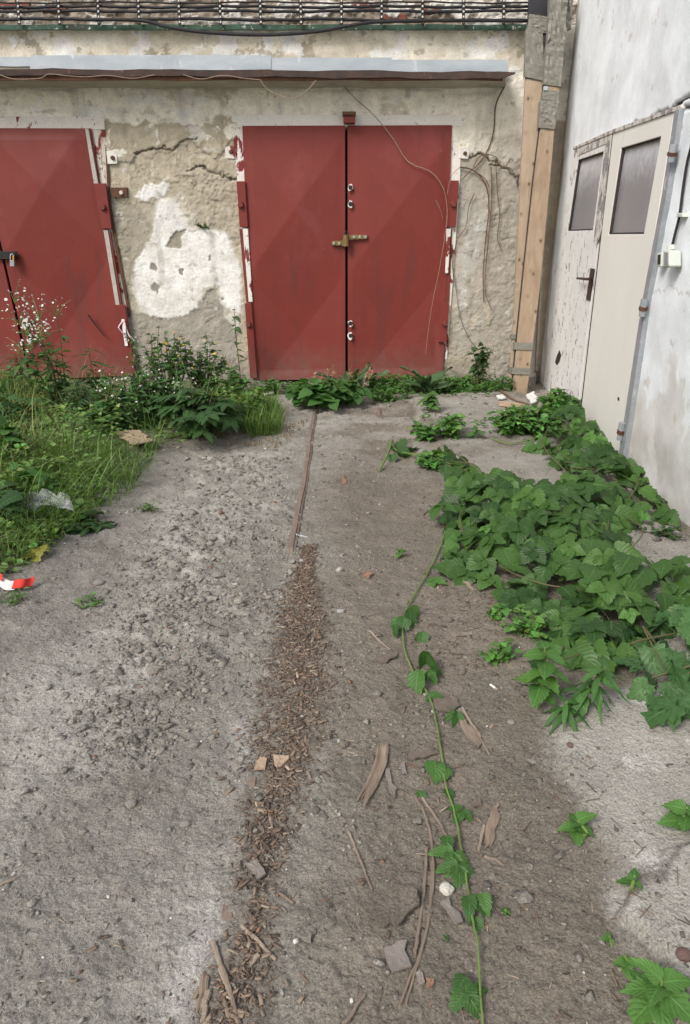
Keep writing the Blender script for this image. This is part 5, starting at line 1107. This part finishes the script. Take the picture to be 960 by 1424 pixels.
def bush(name, label, cat, base, H, spread, nst, per, size, col, tpl=(SML_V, SML_F), flowers=None, seed=1, group=None, lean=(0, 0), stem=.006, leafpit=(-.4, .5), lo=.12, top=1., mk_leaf=None, mleaf=None, stemm='dstem', curl=.35):
    rg = np.random.default_rng(seed); base = np.asarray(base, float); r = thing(name, label, cat, tuple(base), group); T, P, A, tips = [], [], [], []
    for k in range(nst):
        a = rg.uniform(0, 6.28); q = spread * math.sqrt(rg.random()); h = H * (1 - .45 * (q / max(spread, 1e-3)) ** 2) * rg.uniform(.72, 1.08); end = base + np.array([q * math.cos(a) + lean[0] * h, q * math.sin(a) + lean[1] * h, h])
        st = base + np.array([math.cos(a), math.sin(a), 0]) * q * .25 - (0, 0, .01); mid = (st + end) / 2 + np.array([rg.normal() * .05 * H, rg.normal() * .05 * H, H * .08 * curl * 3]); c = curve([st, mid, end], 12); T.append(tube(c, stem, stem * .4, 4)); tips.append(end)
        for j in range(per):
            t = lo + (top - lo) * (j + rg.random()) / per; i = min(len(c) - 2, int(t * (len(c) - 1))); p = c[i] + (c[i + 1] - c[i]) * rg.random(); P.append(p); A.append(rg.uniform(0, 6.28))
    mk('stem', *join(T), M[stemm], r); P = np.array(P)
    if mk_leaf:
        for p, a in zip(P, A): put_leaf(r, mk_leaf, p, a, rg.uniform(*leafpit), rg.normal() * .25, size * math.exp(rg.normal() * .2), M[mleaf], rg)
    else: small_mass('foliage', tpl[0], tpl[1], P, rg, size, col, M['small'], r, leafpit, az=np.array(A))
    if flowers:
        nf, sz, mm, spr, per_t = flowers; Q = []
        for e in tips:
            if rg.random() > per_t: continue
            for _ in range(nf): Q.append(e + rg.normal(0, 1, 3) * (spr, spr, spr * .7) + (0, 0, spr * .4))
        if Q:
            Q = np.array(Q); ang = np.linspace(0, 2 * math.pi, 8)[:-1]; fV = np.vstack([[(0, 0, .25)], np.stack([np.cos(ang), np.sin(ang), 0 * ang], 1)]); fF = np.array([(0, 1 + i, 1 + (i + 1) % 7) for i in range(7)])
            V, Fq = inst(fV, fF, Q, rg.uniform(0, 6, len(Q)), rg.normal(.45, .5, len(Q)), rg.normal(0, .5, len(Q)), sz * np.exp(rg.normal(0, .2, len(Q)))); mk('flowers', V, Fq, M[mm], r, kind='stuff')
            # thin flower stalks
            TT = []
            for qq in Q[:: max(1, len(Q) // 60)]:
                e = min(tips, key=lambda tt: np.linalg.norm(tt - qq)); TT.append(tube([e - (0, 0, spr * .9), (e + qq) / 2 - (0, 0, spr * .1), qq], .0025, .0015, 3))
            mk('flower_stalks', *join(TT), M['stem'], r, kind='stuff')
    return r
def pts_in(poly, n, rg, z=0., edge=0.):
    poly = np.asarray(poly); lo, hi = poly.min(0), poly.max(0); out = np.zeros((0, 2))
    while len(out) < n:
        q = rg.uniform(lo, hi, (n * 3, 2)); out = np.vstack([out, q[sdf(poly, q[:, 0], q[:, 1]) < -edge]])
    return out[:n]

def creeper(name, label, poly_px, n, seed, hmax, size, kind='tri', mleaf='leaf_vine', hz=.12, base=None, edge_drop=True, gap=0.):
    rg = np.random.default_rng(seed); poly = np.array([PG(a, b, hz)[:2] for a, b in poly_px]); cen = poly.mean(0); r = thing(name, label, 'creeper', (cen[0], cen[1], gz(*cen)))
    # best-candidate spacing keeps the leaves evenly spread
    cand = pts_in(poly, n * 6, rg); sel = [cand[0]]; pool = cand[1:]; d = np.linalg.norm(pool - sel[0], axis=1)
    while len(sel) < n:
        i = int(np.argmax(d * (.4 + .6 * rg.random(len(d))))); sel.append(pool[i]); d = np.minimum(d, np.linalg.norm(pool - pool[i], axis=1))
    sel = np.array(sel); dist = -sdf(poly, sel[:, 0], sel[:, 1]); T = []
    for (x, y), de in zip(sel, dist):
        h = hmax * (.30 + .70 * ss(0, .30, de)) * rg.uniform(.45, 1.2); h = max(h, .05); g = gz(x, y)
        # tip falls outwards and towards the light in front
        out = np.array([x, y]) - cen; a = math.atan2(out[1] * .5 - .8, out[0] * .5 - .25) - math.pi / 2 + rg.normal() * .85
        pit = -.34 - .18 * ss(.25, 0, de) + rg.normal() * .24; 
        u = rg.random(); kk, mm, sz = kind, mleaf, size
        if kind == 'tri' and u < .30: kk, sz = 'broad', size * 1.15
        elif kind == 'tri' and u > .94: mm, sz = 'leaf_light', size * .55
        put_leaf(r, kk, (x, y, g + h), a, pit, rg.normal() * .30, sz * math.exp(rg.normal() * .24), M[mm], rg)
    for k in range(max(4, n // 14)):
        a, b = sel[rg.integers(len(sel))], sel[rg.integers(len(sel))]; m_ = (a + b) / 2 + rg.normal(0, .1, 2); pts = curve([(a[0], a[1], gz(*a) + .03), (m_[0], m_[1], gz(*m_) + .05 + hmax * .2), (b[0], b[1], gz(*b) + .04)], 16); T.append(tube(pts, .005, .003, 5))
    mk('stem', *join(T), M['dstem'], r, kind='stuff'); return r
def plants_right():
    creeper('creeper', 'large leaved creeper spreading over the concrete on the right', [(634, 668), (690, 648), (760, 672), (820, 650), (880, 690), (862, 735), (905, 770), (965, 770), (985, 830), (930, 860), (890, 870), (850, 905), (800, 885), (755, 835), (690, 795), (648, 775), (626, 738)], 225, 3, .18, .107)
    creeper('creeper', 'dark creeper climbing along the foot of the white wall by the cream door', [(765, 556), (800, 545), (812, 575), (840, 592), (870, 622), (900, 650), (938, 704), (925, 716), (880, 700), (840, 690), (790, 650), (760, 615), (735, 605), (750, 580)], 105, 5, .18, .115)
    creeper('creeper', 'toothed bluish green creeper running out of the photo at the right edge', [(870, 850), (930, 835), (1010, 800), (1060, 900), (1010, 1000), (945, 985), (900, 930)], 42, 7, .20, .125, 'jag', 'leaf_jag')
    # trailing shoot
    px = [(628, 700), (614, 760), (590, 808), (566, 850), (560, 893), (570, 930), (590, 962), (602, 985), (610, 1030), (617, 1085), (634, 1140), (645, 1200), (655, 1270), (664, 1330), (670, 1400), (674, 1440)]
    c = curve([on_ground(*p) + (0, 0, .012) for p in px], 90); r = thing('trailing_shoot', 'long green creeper shoot trailing down the bare soil with scattered leaves', 'creeper', tuple(on_ground(600, 985)))
    tt_ = np.linspace(0, 30, len(c)); c[:, 0] += .005 * fbm(tt_, tt_ * 0, .9, 3, 600); c[:, 2] += .006 * np.abs(fbm(tt_, tt_ * 0, .6, 2, 601))
    mk('stem', *tube(c, .0040, .0027, 6, 8, .16), M['stem'], r, smooth=True); rg = np.random.default_rng(12)
    for (a, b, sz, k, n, h) in ((612, 722, .11, 'trail', 1, .10), (610, 800, .125, 'broad', 1, .04), (602, 818, .07, 'trail', 1, .02), (560, 872, .075, 'single', 2, .05), (572, 862, .07, 'single', 2, .05), (583, 885, .06, 'single', 2, .03), (552, 880, .06, 'single', 1, .05), (588, 918, .085, 'single', 2, .05), (597, 938, .085, 'single', 2, .03), (585, 955, .09, 'single', 1, .06), (598, 968, .07, 'single', 1, .03), (632, 1004, .075, 'single', 2, .03), (604, 1074, .062, 'broad', 1, .02), (622, 1072, .062, 'broad', 1, .02), (618, 1092, .05, 'single', 1, .01), (580, 1098, .045, 'single', 1, .01), (640, 1136, .045, 'trail', 1, .015),
                             (632, 1200, .062, 'trail', 1, .03), (640, 1205, .058, 'trail', 1, .02), (620, 1172, .05, 'single', 1, .03), (655, 1256, .052, 'single', 2, .03), (668, 1252, .045, 'single', 1, .03), (662, 1280, .04, 'single', 1, .01), (646, 1388, .052, 'trail', 1, .02), (645, 1362, .05, 'single', 1, .02), (622, 1306, .022, 'lance', 2, .01)):
        for _ in range(n):
            p = on_ground(a + rg.normal() * 3, b + rg.normal() * 4); upright = k == 'single' and b < 1060 and sz > .05; sz = sz * (1.15 if upright else 1.)
            put_leaf(r, k, p + (0, 0, h), rg.uniform(2.2, 4.0) if not upright else rg.uniform(2.6, 3.7), (-.1 + rg.normal() * .15) if not upright else -.75 + rg.normal() * .2, rg.normal() * (.2 if not upright else .7), sz * 1.22, M['leaf_trail'], rg)
    px = [(800, 612), (760, 608), (735, 616), (705, 620), (682, 612)]; tag(mk('creeper_runner', *tube(curve([on_ground(*p) + (0, 0, .02) for p in px], 24), .007, .004, 5), M['stem'], at=on_ground(735, 616)), 'thin green runner lying over the slab step left of the wall creeper', 'creeper')
    # cut leafy sprig on the soil
    sp = thing('wilting_sprig', 'wilting sprig with dark leaves and pale bent stalk lying on the grit', 'plant', tuple(on_ground(555, 635))); mk('stem', *tube(curve([on_ground(528, 656) + (0, 0, .01), on_ground(540, 640) + (0, 0, .06), on_ground(545, 628) + (0, 0, .09), on_ground(552, 632) + (0, 0, .03), on_ground(590, 640) + (0, 0, .03)], 20), .008, .006, 5), M['stem'], sp); rg = np.random.default_rng(31)
    for a, b, s_ in ((541, 628, .13), (553, 634, .13), (566, 628, .16), (560, 640, .12), (548, 640, .1), (574, 632, .12)): put_leaf(sp, 'broad', on_ground(a, b) + (0, 0, .05), rg.uniform(0, 6.3), -.25 + rg.normal() * .2, rg.normal() * .4, s_, M['leaf_dark'], rg)
    creeper('creeper', 'slim dark arm of the creeper reaching left over the slab towards the door', [(600, 622), (622, 612), (650, 640), (690, 655), (680, 672), (640, 668)], 15, 9, .10, .12)
    # seedlings and weeds
    def sprout(label, px, py, n, size, kind, m, H, seed, spread=.6, name='weed', cat='weed', pit=(-.25, .35), group=None, lean=(0, 0)):
        rg = np.random.default_rng(seed); b = on_ground(px, py); r = thing(name, label, cat, tuple(b), group); top = b + (lean[0] * H, lean[1] * H, H); mk('stem', *tube(curve([b - (0, 0, .01), (b + top) / 2 + rg.normal(0, .01, 3), top], 8), .005 + size * .02, .003, 5), M['stem'], r)
        for k in range(n):
            t = .25 + .75 * (k + .5) / n; a = k * 2.4 + seed; p = b + (top - b) * t; put_leaf(r, kind, p, a, rg.uniform(*pit) + .25 * (t > .8), rg.normal() * .15, size * (1.1 - .35 * t) * math.exp(rg.normal() * .12), M[m], rg)
        return r
    sprout('light green seedling with toothed leaves on the brown soil left of the pale concrete', 800, 1160, 7, .058, 'nettle', 'leaf_light', .05, 3)
    sprout('tiny three leaved seedling at the rim of the pale concrete', 879, 1236, 5, .036, 'round', 'leaf_light', .045, 5)
    sprout('toothed seedling cut by the right edge of the photo', 950, 1150, 7, .075, 'nettle', 'leaf_light', .07, 8)
    sprout('small seedling just above the big toothed weed in the lower right', 868, 1352, 6, .036, 'nettle', 'leaf_light', .04, 11)
    sprout('smallest sprout above the lower right seedling', 846, 1310, 4, .018, 'round', 'leaf_light', .02, 14)
    sprout('big toothed light green weed in the bottom right corner', 912, 1400, 11, .082, 'nettle', 'leaf_light', .08, 2, pit=(-.15, .3))
    sprout('tiny green sprout on the brown soil right of the vine', 702, 1272, 4, .016, 'round', 'leaf_mid', .015, 17)
    sprout('small sprout on the bare soil right of the rail', 556, 776, 5, .045, 'nettle', 'leaf_light', .05, 19)
    r = sprout('light green toothed weed standing in front of the creeper', 748, 985, 15, .10, 'nettle', 'leaf_light', .24, 23, pit=(-.3, .2))
    r = sprout('narrow leaved dark weed sprawling over the pale concrete', 800, 985, 22, .135, 'lance', 'leaf_mid', .16, 27, pit=(-.55, .25), lean=(.5, 0))
    sprout('narrow leaved weed shoot beside the toothed weed', 785, 1000, 12, .12, 'lance', 'leaf_mid', .07, 29, pit=(-.5, .1))
    for k, (a, b, H, sp_, ns, lab) in enumerate(((693, 858, .06, .05, 8, 'small frilly green weed alone on the grit before the creeper'), (735, 880, .10, .12, 22, 'low frilly green weed on the white grit before the creeper'), (692, 918, .07, .07, 12, 'low frilly green weed left of the toothed weed'))):
        bush('low_weed', lab, 'weed', on_ground(a, b), H, sp_, ns, 9, .026, (.115, .25, .06), seed=80 + k, stem=.003, leafpit=(-.3, .4))
    bush('low_weed', 'small leaved weed growing by the right wall under the creeper', 'weed', on_ground(905, 740), .06, .20, 14, 6, .03, (.05, .115, .04), seed=90, stem=.003)
    for k, (a, b, H, sp_, ns, lab) in enumerate(((602, 650, .12, .10, 14, 'frilly weed at the tip of the dark creeper arm'), (592, 612, .14, .12, 18, 'frilly weed along the slab edge, left clump'), (626, 608, .20, .12, 20, 'upright frilly weed at the slab edge, right of the left clump'), (710, 606, .26, .18, 44, 'dense light green weed on the slab before the pine boards'), (745, 602, .22, .2, 36, 'leafy weed between the dense light one and the wall creeper'), (775, 575, .22, .18, 30, 'leafy weed at the foot of the cream door'))):
        bush('slab_weed', lab, 'weed', on_ground(a, b), H, sp_, ns, 12, .048, (.105, .235, .06), seed=100 + k, stem=.004, leafpit=(-.35, .4))
    sprout('slender seedling standing alone on the far slab', 661, 610, 6, .085, 'single', 'leaf_mid', .14, 33)
    sprout('bright lobed weed standing before the right door leaf', 598, 572, 12, .13, 'jag', 'leaf_light', .16, 35, pit=(-.3, .3))
    bush('sapling', 'small dark leaved sapling leaning against the rough wall right of the door', 'sapling', on_ground(664, 544), .58, .16, 7, 12, .085, None, seed=120, stem=.007, lo=.35, mk_leaf='single', mleaf='leaf_dark', leafpit=(-.5, .3), lean=(.05, 0))
    for lab, a, b, n, s_, sd in (('broad leaved dock in front of the gap between the red door leaves', 489, 548, 11, .26, 41), ('broad leaved dock at the foot of the right door leaf', 597, 548, 13, .27, 43)):
        rg = np.random.default_rng(sd); p = on_ground(a, b); r = thing('dock', lab, 'plant', tuple(p))
        for k in range(n): put_leaf(r, 'dock', p + (rg.normal() * .03, rg.normal() * .03, .02), k * 2.4, rg.uniform(.8, 1.35), rg.normal() * .2, s_ * rg.uniform(.9, 1.35), M['leaf_dock'], rg)
        mk('crown', *tube([p - (0, 0, .02), p + (0, 0, .05)], .02, .012, 6), M['dstem'], r)
    bush('leafy_clump', 'dense bright leafy clump in front of the left door leaf', 'plant', on_ground(440, 567), .30, .36, 30, 6, .125, None, seed=130, stem=.005, lo=.35, mk_leaf='round', mleaf='leaf_mid', leafpit=(-.35, .2), stemm='stem')
    bush('leafy_clump', 'smaller leafy clump hiding the foot of the gap between the door leaves', 'plant', on_ground(484, 560), .22, .18, 14, 5, .10, None, seed=133, stem=.005, lo=.35, mk_leaf='round', mleaf='leaf_mid', leafpit=(-.35, .2), stemm='stem')
    for k, (a, b, H, sp_, lab) in enumerate(((372, 546, .14, .22, 'low weeds at the left foot of the right garage door'), (412, 546, .12, .20, 'low weeds behind the bright leafy clump at the door foot'), (535, 545, .13, .22, 'low weeds at the foot of the right door leaf, beside the dock'), (640, 543, .15, .2, 'low weeds under the small sapling by the rough wall'))):
        bush('door_weed', lab, 'weed', on_ground(a, b), H, sp_, 26, 10, .042, (.095, .21, .055), seed=140 + k, stem=.003, leafpit=(-.35, .5))
    # low green mat along the foot of the wall
    rg = np.random.default_rng(200); poly = gpoly([(505, 545), (560, 532), (625, 528), (700, 536), (712, 552), (660, 556), (620, 548), (560, 558), (520, 562)]); q = pts_in(poly, 5200, rg); q = q[fbm(q[:, 0], q[:, 1], 3, 3, 9) > -.22]; hh = .16 * rg.random(len(q)) * (.4 + .6 * ss(-.2, .4, fbm(q[:, 0], q[:, 1], 3, 2, 8)))
    small_mass('ground_cover', SML_V, SML_F, np.stack([q[:, 0], q[:, 1], gh(q[:, 0], q[:, 1]) + hh], 1), rg, .032, (.085, .19, .05), M['small'], None, (-.4, .6), 'low green mat of small weeds along the foot of the right door and wall', 'weeds')
    q = pts_in(gpoly([(560, 548), (740, 546), (800, 600), (700, 612), (560, 600)]), 500, rg); q = q[fbm(q[:, 0], q[:, 1], 2.5, 3, 19) > .12]
    small_mass('ground_cover', SML_V, SML_F, np.stack([q[:, 0], q[:, 1], gh(q[:, 0], q[:, 1]) + .03 * rg.random(len(q))], 1), rg, .03, (.07, .175, .045), M['small'], None, (-.2, .6), 'scattered tiny weeds in the joints of the far slab', 'weeds')
plants_right()

def plants_left():
    rg = np.random.default_rng(300)
    bed = gpoly([(-330, 566), (-60, 540), (120, 545), (300, 560), (352, 552), (392, 590), (372, 612), (330, 606), (260, 620), (215, 636), (175, 676), (135, 712), (95, 742), (40, 790), (-60, 846), (-420, 900)])
    q = pts_in(bed, 21000, rg, edge=.0); dn = fbm(q[:, 0], q[:, 1], 2.2, 4, 310); ed = -sdf(bed, q[:, 0], q[:, 1]); keep = rng_keep = rg.random(len(q)) < np.clip(.15 + 1.1 * dn + .55 * ss(.0, .45, ed), .04, 1); q, dn, ed = q[keep], dn[keep], ed[keep]; n = len(q)
    hgt = (.06 + .17 * ss(.0, .45, ed)) * np.exp(rg.normal(0, .35, n)) * (.7 + .5 * ss(-.2, .5, dn)); wd = rg.uniform(.0035, .007, n)
    V, Fq = inst(BLD_V, BLD_F, np.stack([q[:, 0], q[:, 1], gh(q[:, 0], q[:, 1]) - .005], 1), rg.uniform(0, 6.28, n), rg.normal(-.2, .42, n), rg.normal(0, .4, n), np.stack([wd, hgt * rg.uniform(.5, 1.9, n), hgt], 1))
    tone = ss(-.4, .5, fbm(q[:, 0], q[:, 1], 1.3, 3, 312))[:, None]; c = np.array([.26, .325, .115]) * tone + np.array([.14, .245, .075]) * (1 - tone); dry = rg.random(n) < .07; c = c * np.exp(rg.normal(0, .2, (n, 1))); c[dry] = (.30, .25, .12)
    tag(mk('grass', V, Fq, M['grass'], col=np.repeat(c, 8, 0), kind='stuff'), 'green grass covering the bank on the left before the doors', 'grass')
    q = pts_in(bed, 34000, rg); dn = fbm(q[:, 0], q[:, 1], 2.6, 4, 320); ed = -sdf(bed, q[:, 0], q[:, 1]); keep = rg.random(len(q)) < np.clip(.45 + 1.2 * dn, .06, 1); q, dn, ed = q[keep][:19000], dn[keep][:19000], ed[keep][:19000]; h = rg.random(len(q)) ** .8 * (.05 + .17 * ss(.0, .5, ed)) * (.5 + .7 * ss(-.1, .5, dn))
    small_mass('small_weeds', SML_V, SML_F, np.stack([q[:, 0], q[:, 1], gh(q[:, 0], q[:, 1]) + h], 1), rg, .036, (.165, .285, .085), M['small'], None, (-.35, .6), 'mat of small leaved green weeds mixed through the left grass', 'weeds')
    # long arching grass at the near edge
    q = pts_in(gpoly([(70, 640), (190, 640), (230, 620), (180, 690), (120, 730), (20, 800), (-40, 800), (-40, 700)]), 1700, rg); n = len(q); hg = rg.uniform(.14, .30, n)
    V, Fq = inst(BLD_V, BLD_F, np.stack([q[:, 0], q[:, 1], gh(q[:, 0], q[:, 1])], 1), rg.normal(3.6, 1.1, n), rg.normal(-.30, .25, n), rg.normal(0, .2, n), np.stack([rg.uniform(.004, .007, n), hg * 1.3, hg], 1)); c = np.array([.160, .265, .080]) * np.exp(rg.normal(0, .2, (n, 1)))
    tag(mk('long_grass', V, Fq, M['grass'], col=np.repeat(c, 8, 0), kind='stuff'), 'longer arching grass at the near edge of the left bank', 'grass')
    q = pts_in(gpoly([(330, 560), (388, 570), (392, 606), (350, 614), (325, 600)]), 1500, rg); n = len(q); hg = rg.uniform(.08, .22, n)
    V, Fq = inst(BLD_V, BLD_F, np.stack([q[:, 0], q[:, 1], gh(q[:, 0], q[:, 1])], 1), rg.uniform(0, 6.3, n), rg.normal(-.15, .3, n), rg.normal(0, .2, n), np.stack([rg.uniform(.005, .008, n), hg, hg], 1)); c = np.array([.135, .230, .055]) * np.exp(rg.normal(0, .2, (n, 1)))
    tag(mk('grass_tuft', V, Fq, M['grass'], col=np.repeat(c, 8, 0), kind='stuff'), 'yellowish grass tuft at the right end of the left bank', 'grass')
    q = pts_in(gpoly([(300, 612), (385, 596), (430, 585), (400, 622), (330, 640)]), 420, rg); q = q[fbm(q[:, 0], q[:, 1], 4, 3, 331) > -.1]; n = len(q); hg = rg.uniform(.02, .06, n)
    V, Fq = inst(BLD_V, BLD_F, np.stack([q[:, 0], q[:, 1], gh(q[:, 0], q[:, 1])], 1), rg.uniform(0, 6.3, n), rg.normal(-.3, .4, n), rg.normal(0, .2, n), np.stack([rg.uniform(.004, .007, n), hg, hg], 1)); c = np.array([.23, .16, .07]) * np.exp(rg.normal(0, .3, (n, 1)))
    tag(mk('dry_grass', V, Fq, M['grass'], col=np.repeat(c, 8, 0), kind='stuff'), 'low dry reddish grass where the left bank meets the soil', 'grass')
    FW = 'petal'
    bush('fleabane', 'tallest white flowered fleabane before the left red door', 'wildflower', on_ground(88, 580), 1.0, .30, 13, 15, .085, (.075, .165, .055), (LNC_V * np.array([1.2, 1, 1]), SML_F), (17, .0085, FW, .075, 1.), seed=401, stem=.005, top=.68, lean=(-.13, 0))
    for k, (a, b, H, sp_, lab) in enumerate(((165, 588, .42, .20, 'white flowered fleabane bush nearest the left door edge'), (205, 592, .46, .22, 'white flowered fleabane bush in the middle of the bank'), (242, 590, .42, .20, 'white flowered fleabane bush beside the dark shrub'))):
        bush('fleabane', lab, 'wildflower', on_ground(a, b), H, sp_, 26, 16, .060, (.085, .185, .06), (LNC_V * np.array([1.6, 1, 1]), SML_F), (6, .0080, FW, .034, .5), seed=410 + k, stem=.004)
    bush('fleabane', 'slender white flowered fleabane just right of the hanging ribbon', 'wildflower', on_ground(192, 560), .62, .07, 4, 14, .06, (.06, .14, .045), (LNC_V, SML_F), (6, .008, FW, .045, 1.), seed=420, stem=.004)
    bush('yellow_flower_bush', 'dark bush with small yellow flowers against the white patch of wall', 'wildflower', on_ground(240, 556), .74, .26, 30, 22, .045, (.070, .145, .045), (SML_V, SML_F), (2, .011, 'yellow', .04, .5), seed=430, stem=.005)
    bush('yellow_flower_bush', 'second bush with yellow flowers right of the first, nearer the right door', 'wildflower', on_ground(288, 552), .60, .24, 26, 20, .045, (.070, .150, .048), (SML_V, SML_F), (2, .011, 'yellow', .04, .4), seed=431, stem=.005)
    bush('green_weed', 'soft green weed at the left corner of the right garage door', 'weed', on_ground(318, 560), .36, .22, 22, 16, .05, (.10, .21, .06), seed=433, stem=.004)
    bush('green_weed', 'bright low weed in front of the door corner, above the grass tuft', 'weed', on_ground(350, 580), .24, .22, 24, 14, .045, (.14, .26, .065), seed=434, stem=.004)
    bush('pinnate_shrub', 'dark shrub with large feathered leaves in the middle of the weeds', 'shrub', on_ground(285, 608), .46, .30, 16, 5, .215, None, seed=440, stem=.007, lo=.4, mk_leaf='pin', mleaf='leaf_dark', leafpit=(-.4, .15))
    for k, (a, b, H, lab) in enumerate(((36, 562, .45, 'feathery mugwort in front of the gap of the left door'), (138, 568, .55, 'tall leafy weed before the left red door, right of the tallest fleabane'), (112, 585, .35, 'leafy weed at the foot of the tallest fleabane'), (8, 575, .40, 'feathery mugwort at the left edge of the photo'))):
        bush('leafy_weed', lab, 'weed', on_ground(a, b), H, .10, 5, 15, .125, None, seed=450 + k, stem=.005, lo=.2, mk_leaf='lance', mleaf='leaf_mid' if k % 2 else 'leaf_dock', leafpit=(-.2, .6))
    for k, (a, b, H, lab) in enumerate(((155, 600, .24, 'broad leaved weed in the shade left of the fleabane bushes'), (62, 690, .20, 'broad leaved weed growing above the plastic film'), (20, 650, .38, 'tall pale weed at the left edge above the film'), (8, 735, .30, 'dark leafy weed at the left edge below the film'), (30, 600, .36, 'pale leafy weed at the left edge under the red door'))):
        bush('leafy_weed', lab, 'weed', on_ground(a, b), H, .18, 9, 6, .105 if k != 2 else .12, None, seed=460 + k, stem=.005, lo=.3, mk_leaf='single', mleaf=('leaf_dark', 'leaf_mid', 'leaf_mid', 'leaf_dark', 'leaf_jag')[k], leafpit=(-.4, .3))
    bush('thistle_stalk', 'single tall thin stalk with few leaves at the left side of the right door', 'plant', on_ground(336, 536), 1.02, .02, 1, 17, .085, None, seed=470, stem=.006, lo=.12, mk_leaf='single', mleaf='leaf_dock', leafpit=(-.5, .5), lean=(-.04, .05))
    # dry grass seed heads before the door
    for k, (a, b, H, lab) in enumerate(((450, 560, .42, 'dry tan seed heads before the left door leaf'), (500, 556, .40, 'dry tan seed heads before the door gap'), (170, 590, .4, 'dry straw stalks before the left red door'))):
        bush('seed_grass', lab, 'grass', on_ground(a, b), H, .16, 10, 8, .028, (.40, .29, .16), (LNC_V, SML_F), seed=480 + k, stem=.0022, lo=.72, leafpit=(.3, 1.2), stemm='pale_twig')
    r = thing('fallen_leaf', 'single yellowed leaf lying on the soil beside the grass', 'leaf', tuple(on_ground(54, 782)))
    for a, b, s_ in ((56, 768, .13), (46, 778, .09)): put_leaf(r, 'jag', on_ground(a, b) + (0, 0, .03), 3.3 if s_ > .1 else 1.9, -.05, .1, s_, M['leaf_yellow'], rg)
    for k, (a, b, lab) in enumerate(((98, 738, 'flat dark weed creeping out of the grass onto the soil'), (118, 728, 'second flat dark weed at the edge of the grass'))):
        bush('flat_weed', lab, 'weed', on_ground(a, b), .05, .14, 9, 3, .08, None, seed=490 + k, stem=.004, lo=.3, mk_leaf='single', mleaf='leaf_dark', leafpit=(-.3, .1))
    for k, (a, b, lab) in enumerate(((208, 710, 'tiny sprig alone on the pale soil right of the grass'), (122, 845, 'thin tuft of grass sprouting in the lower left soil'), (18, 836, 'tuft of grass below the barrier tape'))):
        bush('sprig', lab, 'weed', on_ground(a, b), .05, .07, 10, 3, .035, (.095, .19, .05), (LNC_V, SML_F), seed=500 + k, stem=.002, leafpit=(-.1, .7))
    # the sprig rooted in the wall
    p = PB(286, 316, .02); bush('wall_fern', 'tiny green plant growing out of a crack in the tan plaster', 'plant', p, .05, .10, 9, 6, .03, (.085, .15, .05), seed=520, stem=.002, leafpit=(-.8, .3), lean=(0, -.8))
plants_left()

# ================================================================== DEAD VINES ON THE WALL
def vines():
    G = 'dead vine stems on the garage wall'
    def vine(label, px, r, m='twig', o=.03, r1=None, extra=()):
        r *= .6; c = curve([PB(a, b, o) for a, b in px], 40); T = tube(c, r, (r1 * .6 if r1 else r * .6), 5, 3, .2); base = c[-1]
        t = thing('dead_vine', label, 'vine', tuple(base), G); mk('stem', *T, M[m], t)
        for e in extra: mk('side_shoot', *tube(curve([PB(a, b, o + .004) for a, b in e], 24), r * .7, r * .4, 5, 4, .2), M[m], t)
    vine('brown vine hanging from the right end of the ledge to the rough patch', [(703, 118), (690, 145), (687, 180), (680, 205), (668, 225), (652, 240), (640, 252)], .012, extra=[[(658, 232), (670, 216), (690, 218), (692, 232)]])
    vine('thick bundle of dark vine running down the middle of the rough patch', [(640, 232), (660, 238), (676, 258), (680, 290), (676, 330), (672, 380), (673, 420)], .013, extra=[[(683, 232), (684, 280), (680, 330), (675, 380), (676, 410), (684, 430)], [(666, 242), (676, 250), (681, 262)]])
    vine('reddish vine to the right of the bundle with a long thin tail', [(690, 232), (692, 270), (695, 300), (692, 330), (698, 350)], .008, extra=[[(700, 232), (712, 236), (720, 260), (724, 275)]])
    vine('thin dark vine close to the right edge of the red door', [(660, 268), (652, 288), (648, 315), (636, 335), (630, 365), (634, 400), (640, 440), (652, 470), (664, 485)], .007, extra=[[(628, 340), (630, 380), (632, 400)]])
    vine('pale vine hanging in a long curve over the right door leaf', [(470, 108), (492, 135), (520, 160), (545, 190), (568, 225), (598, 238), (616, 260), (622, 290), (620, 320), (612, 370), (600, 430), (592, 492)], .0075, 'pale_twig', .09, .005, extra=[[(606, 278), (612, 290), (616, 304)], [(640, 232), (628, 245), (622, 270)]])
    def wire(label, px, o):
        c = curve([PB(a, b, o) for a, b in px], 40); tag(mk('hanging_wire', *tube(c, .004, .004, 5), M['pale_twig'], at=c[len(c) // 2]), label, 'wire', 'thin wires hanging along the ledge')
    wire('thin pale wire drooping below the ledge between the two doors', [(362, 111), (372, 124), (390, 133), (410, 137), (425, 128), (440, 112)], .40)
    wire('thin pale wire running wavily along the underside of the ledge at the left', [(0, 104), (20, 110), (55, 109), (68, 103), (90, 105), (120, 107), (150, 105), (185, 109), (215, 104)], .43)
    wire('thin pale wire running along the rusty lip of the ledge in the middle', [(255, 104), (280, 110), (310, 105), (340, 109), (362, 111)], .43)
vines()
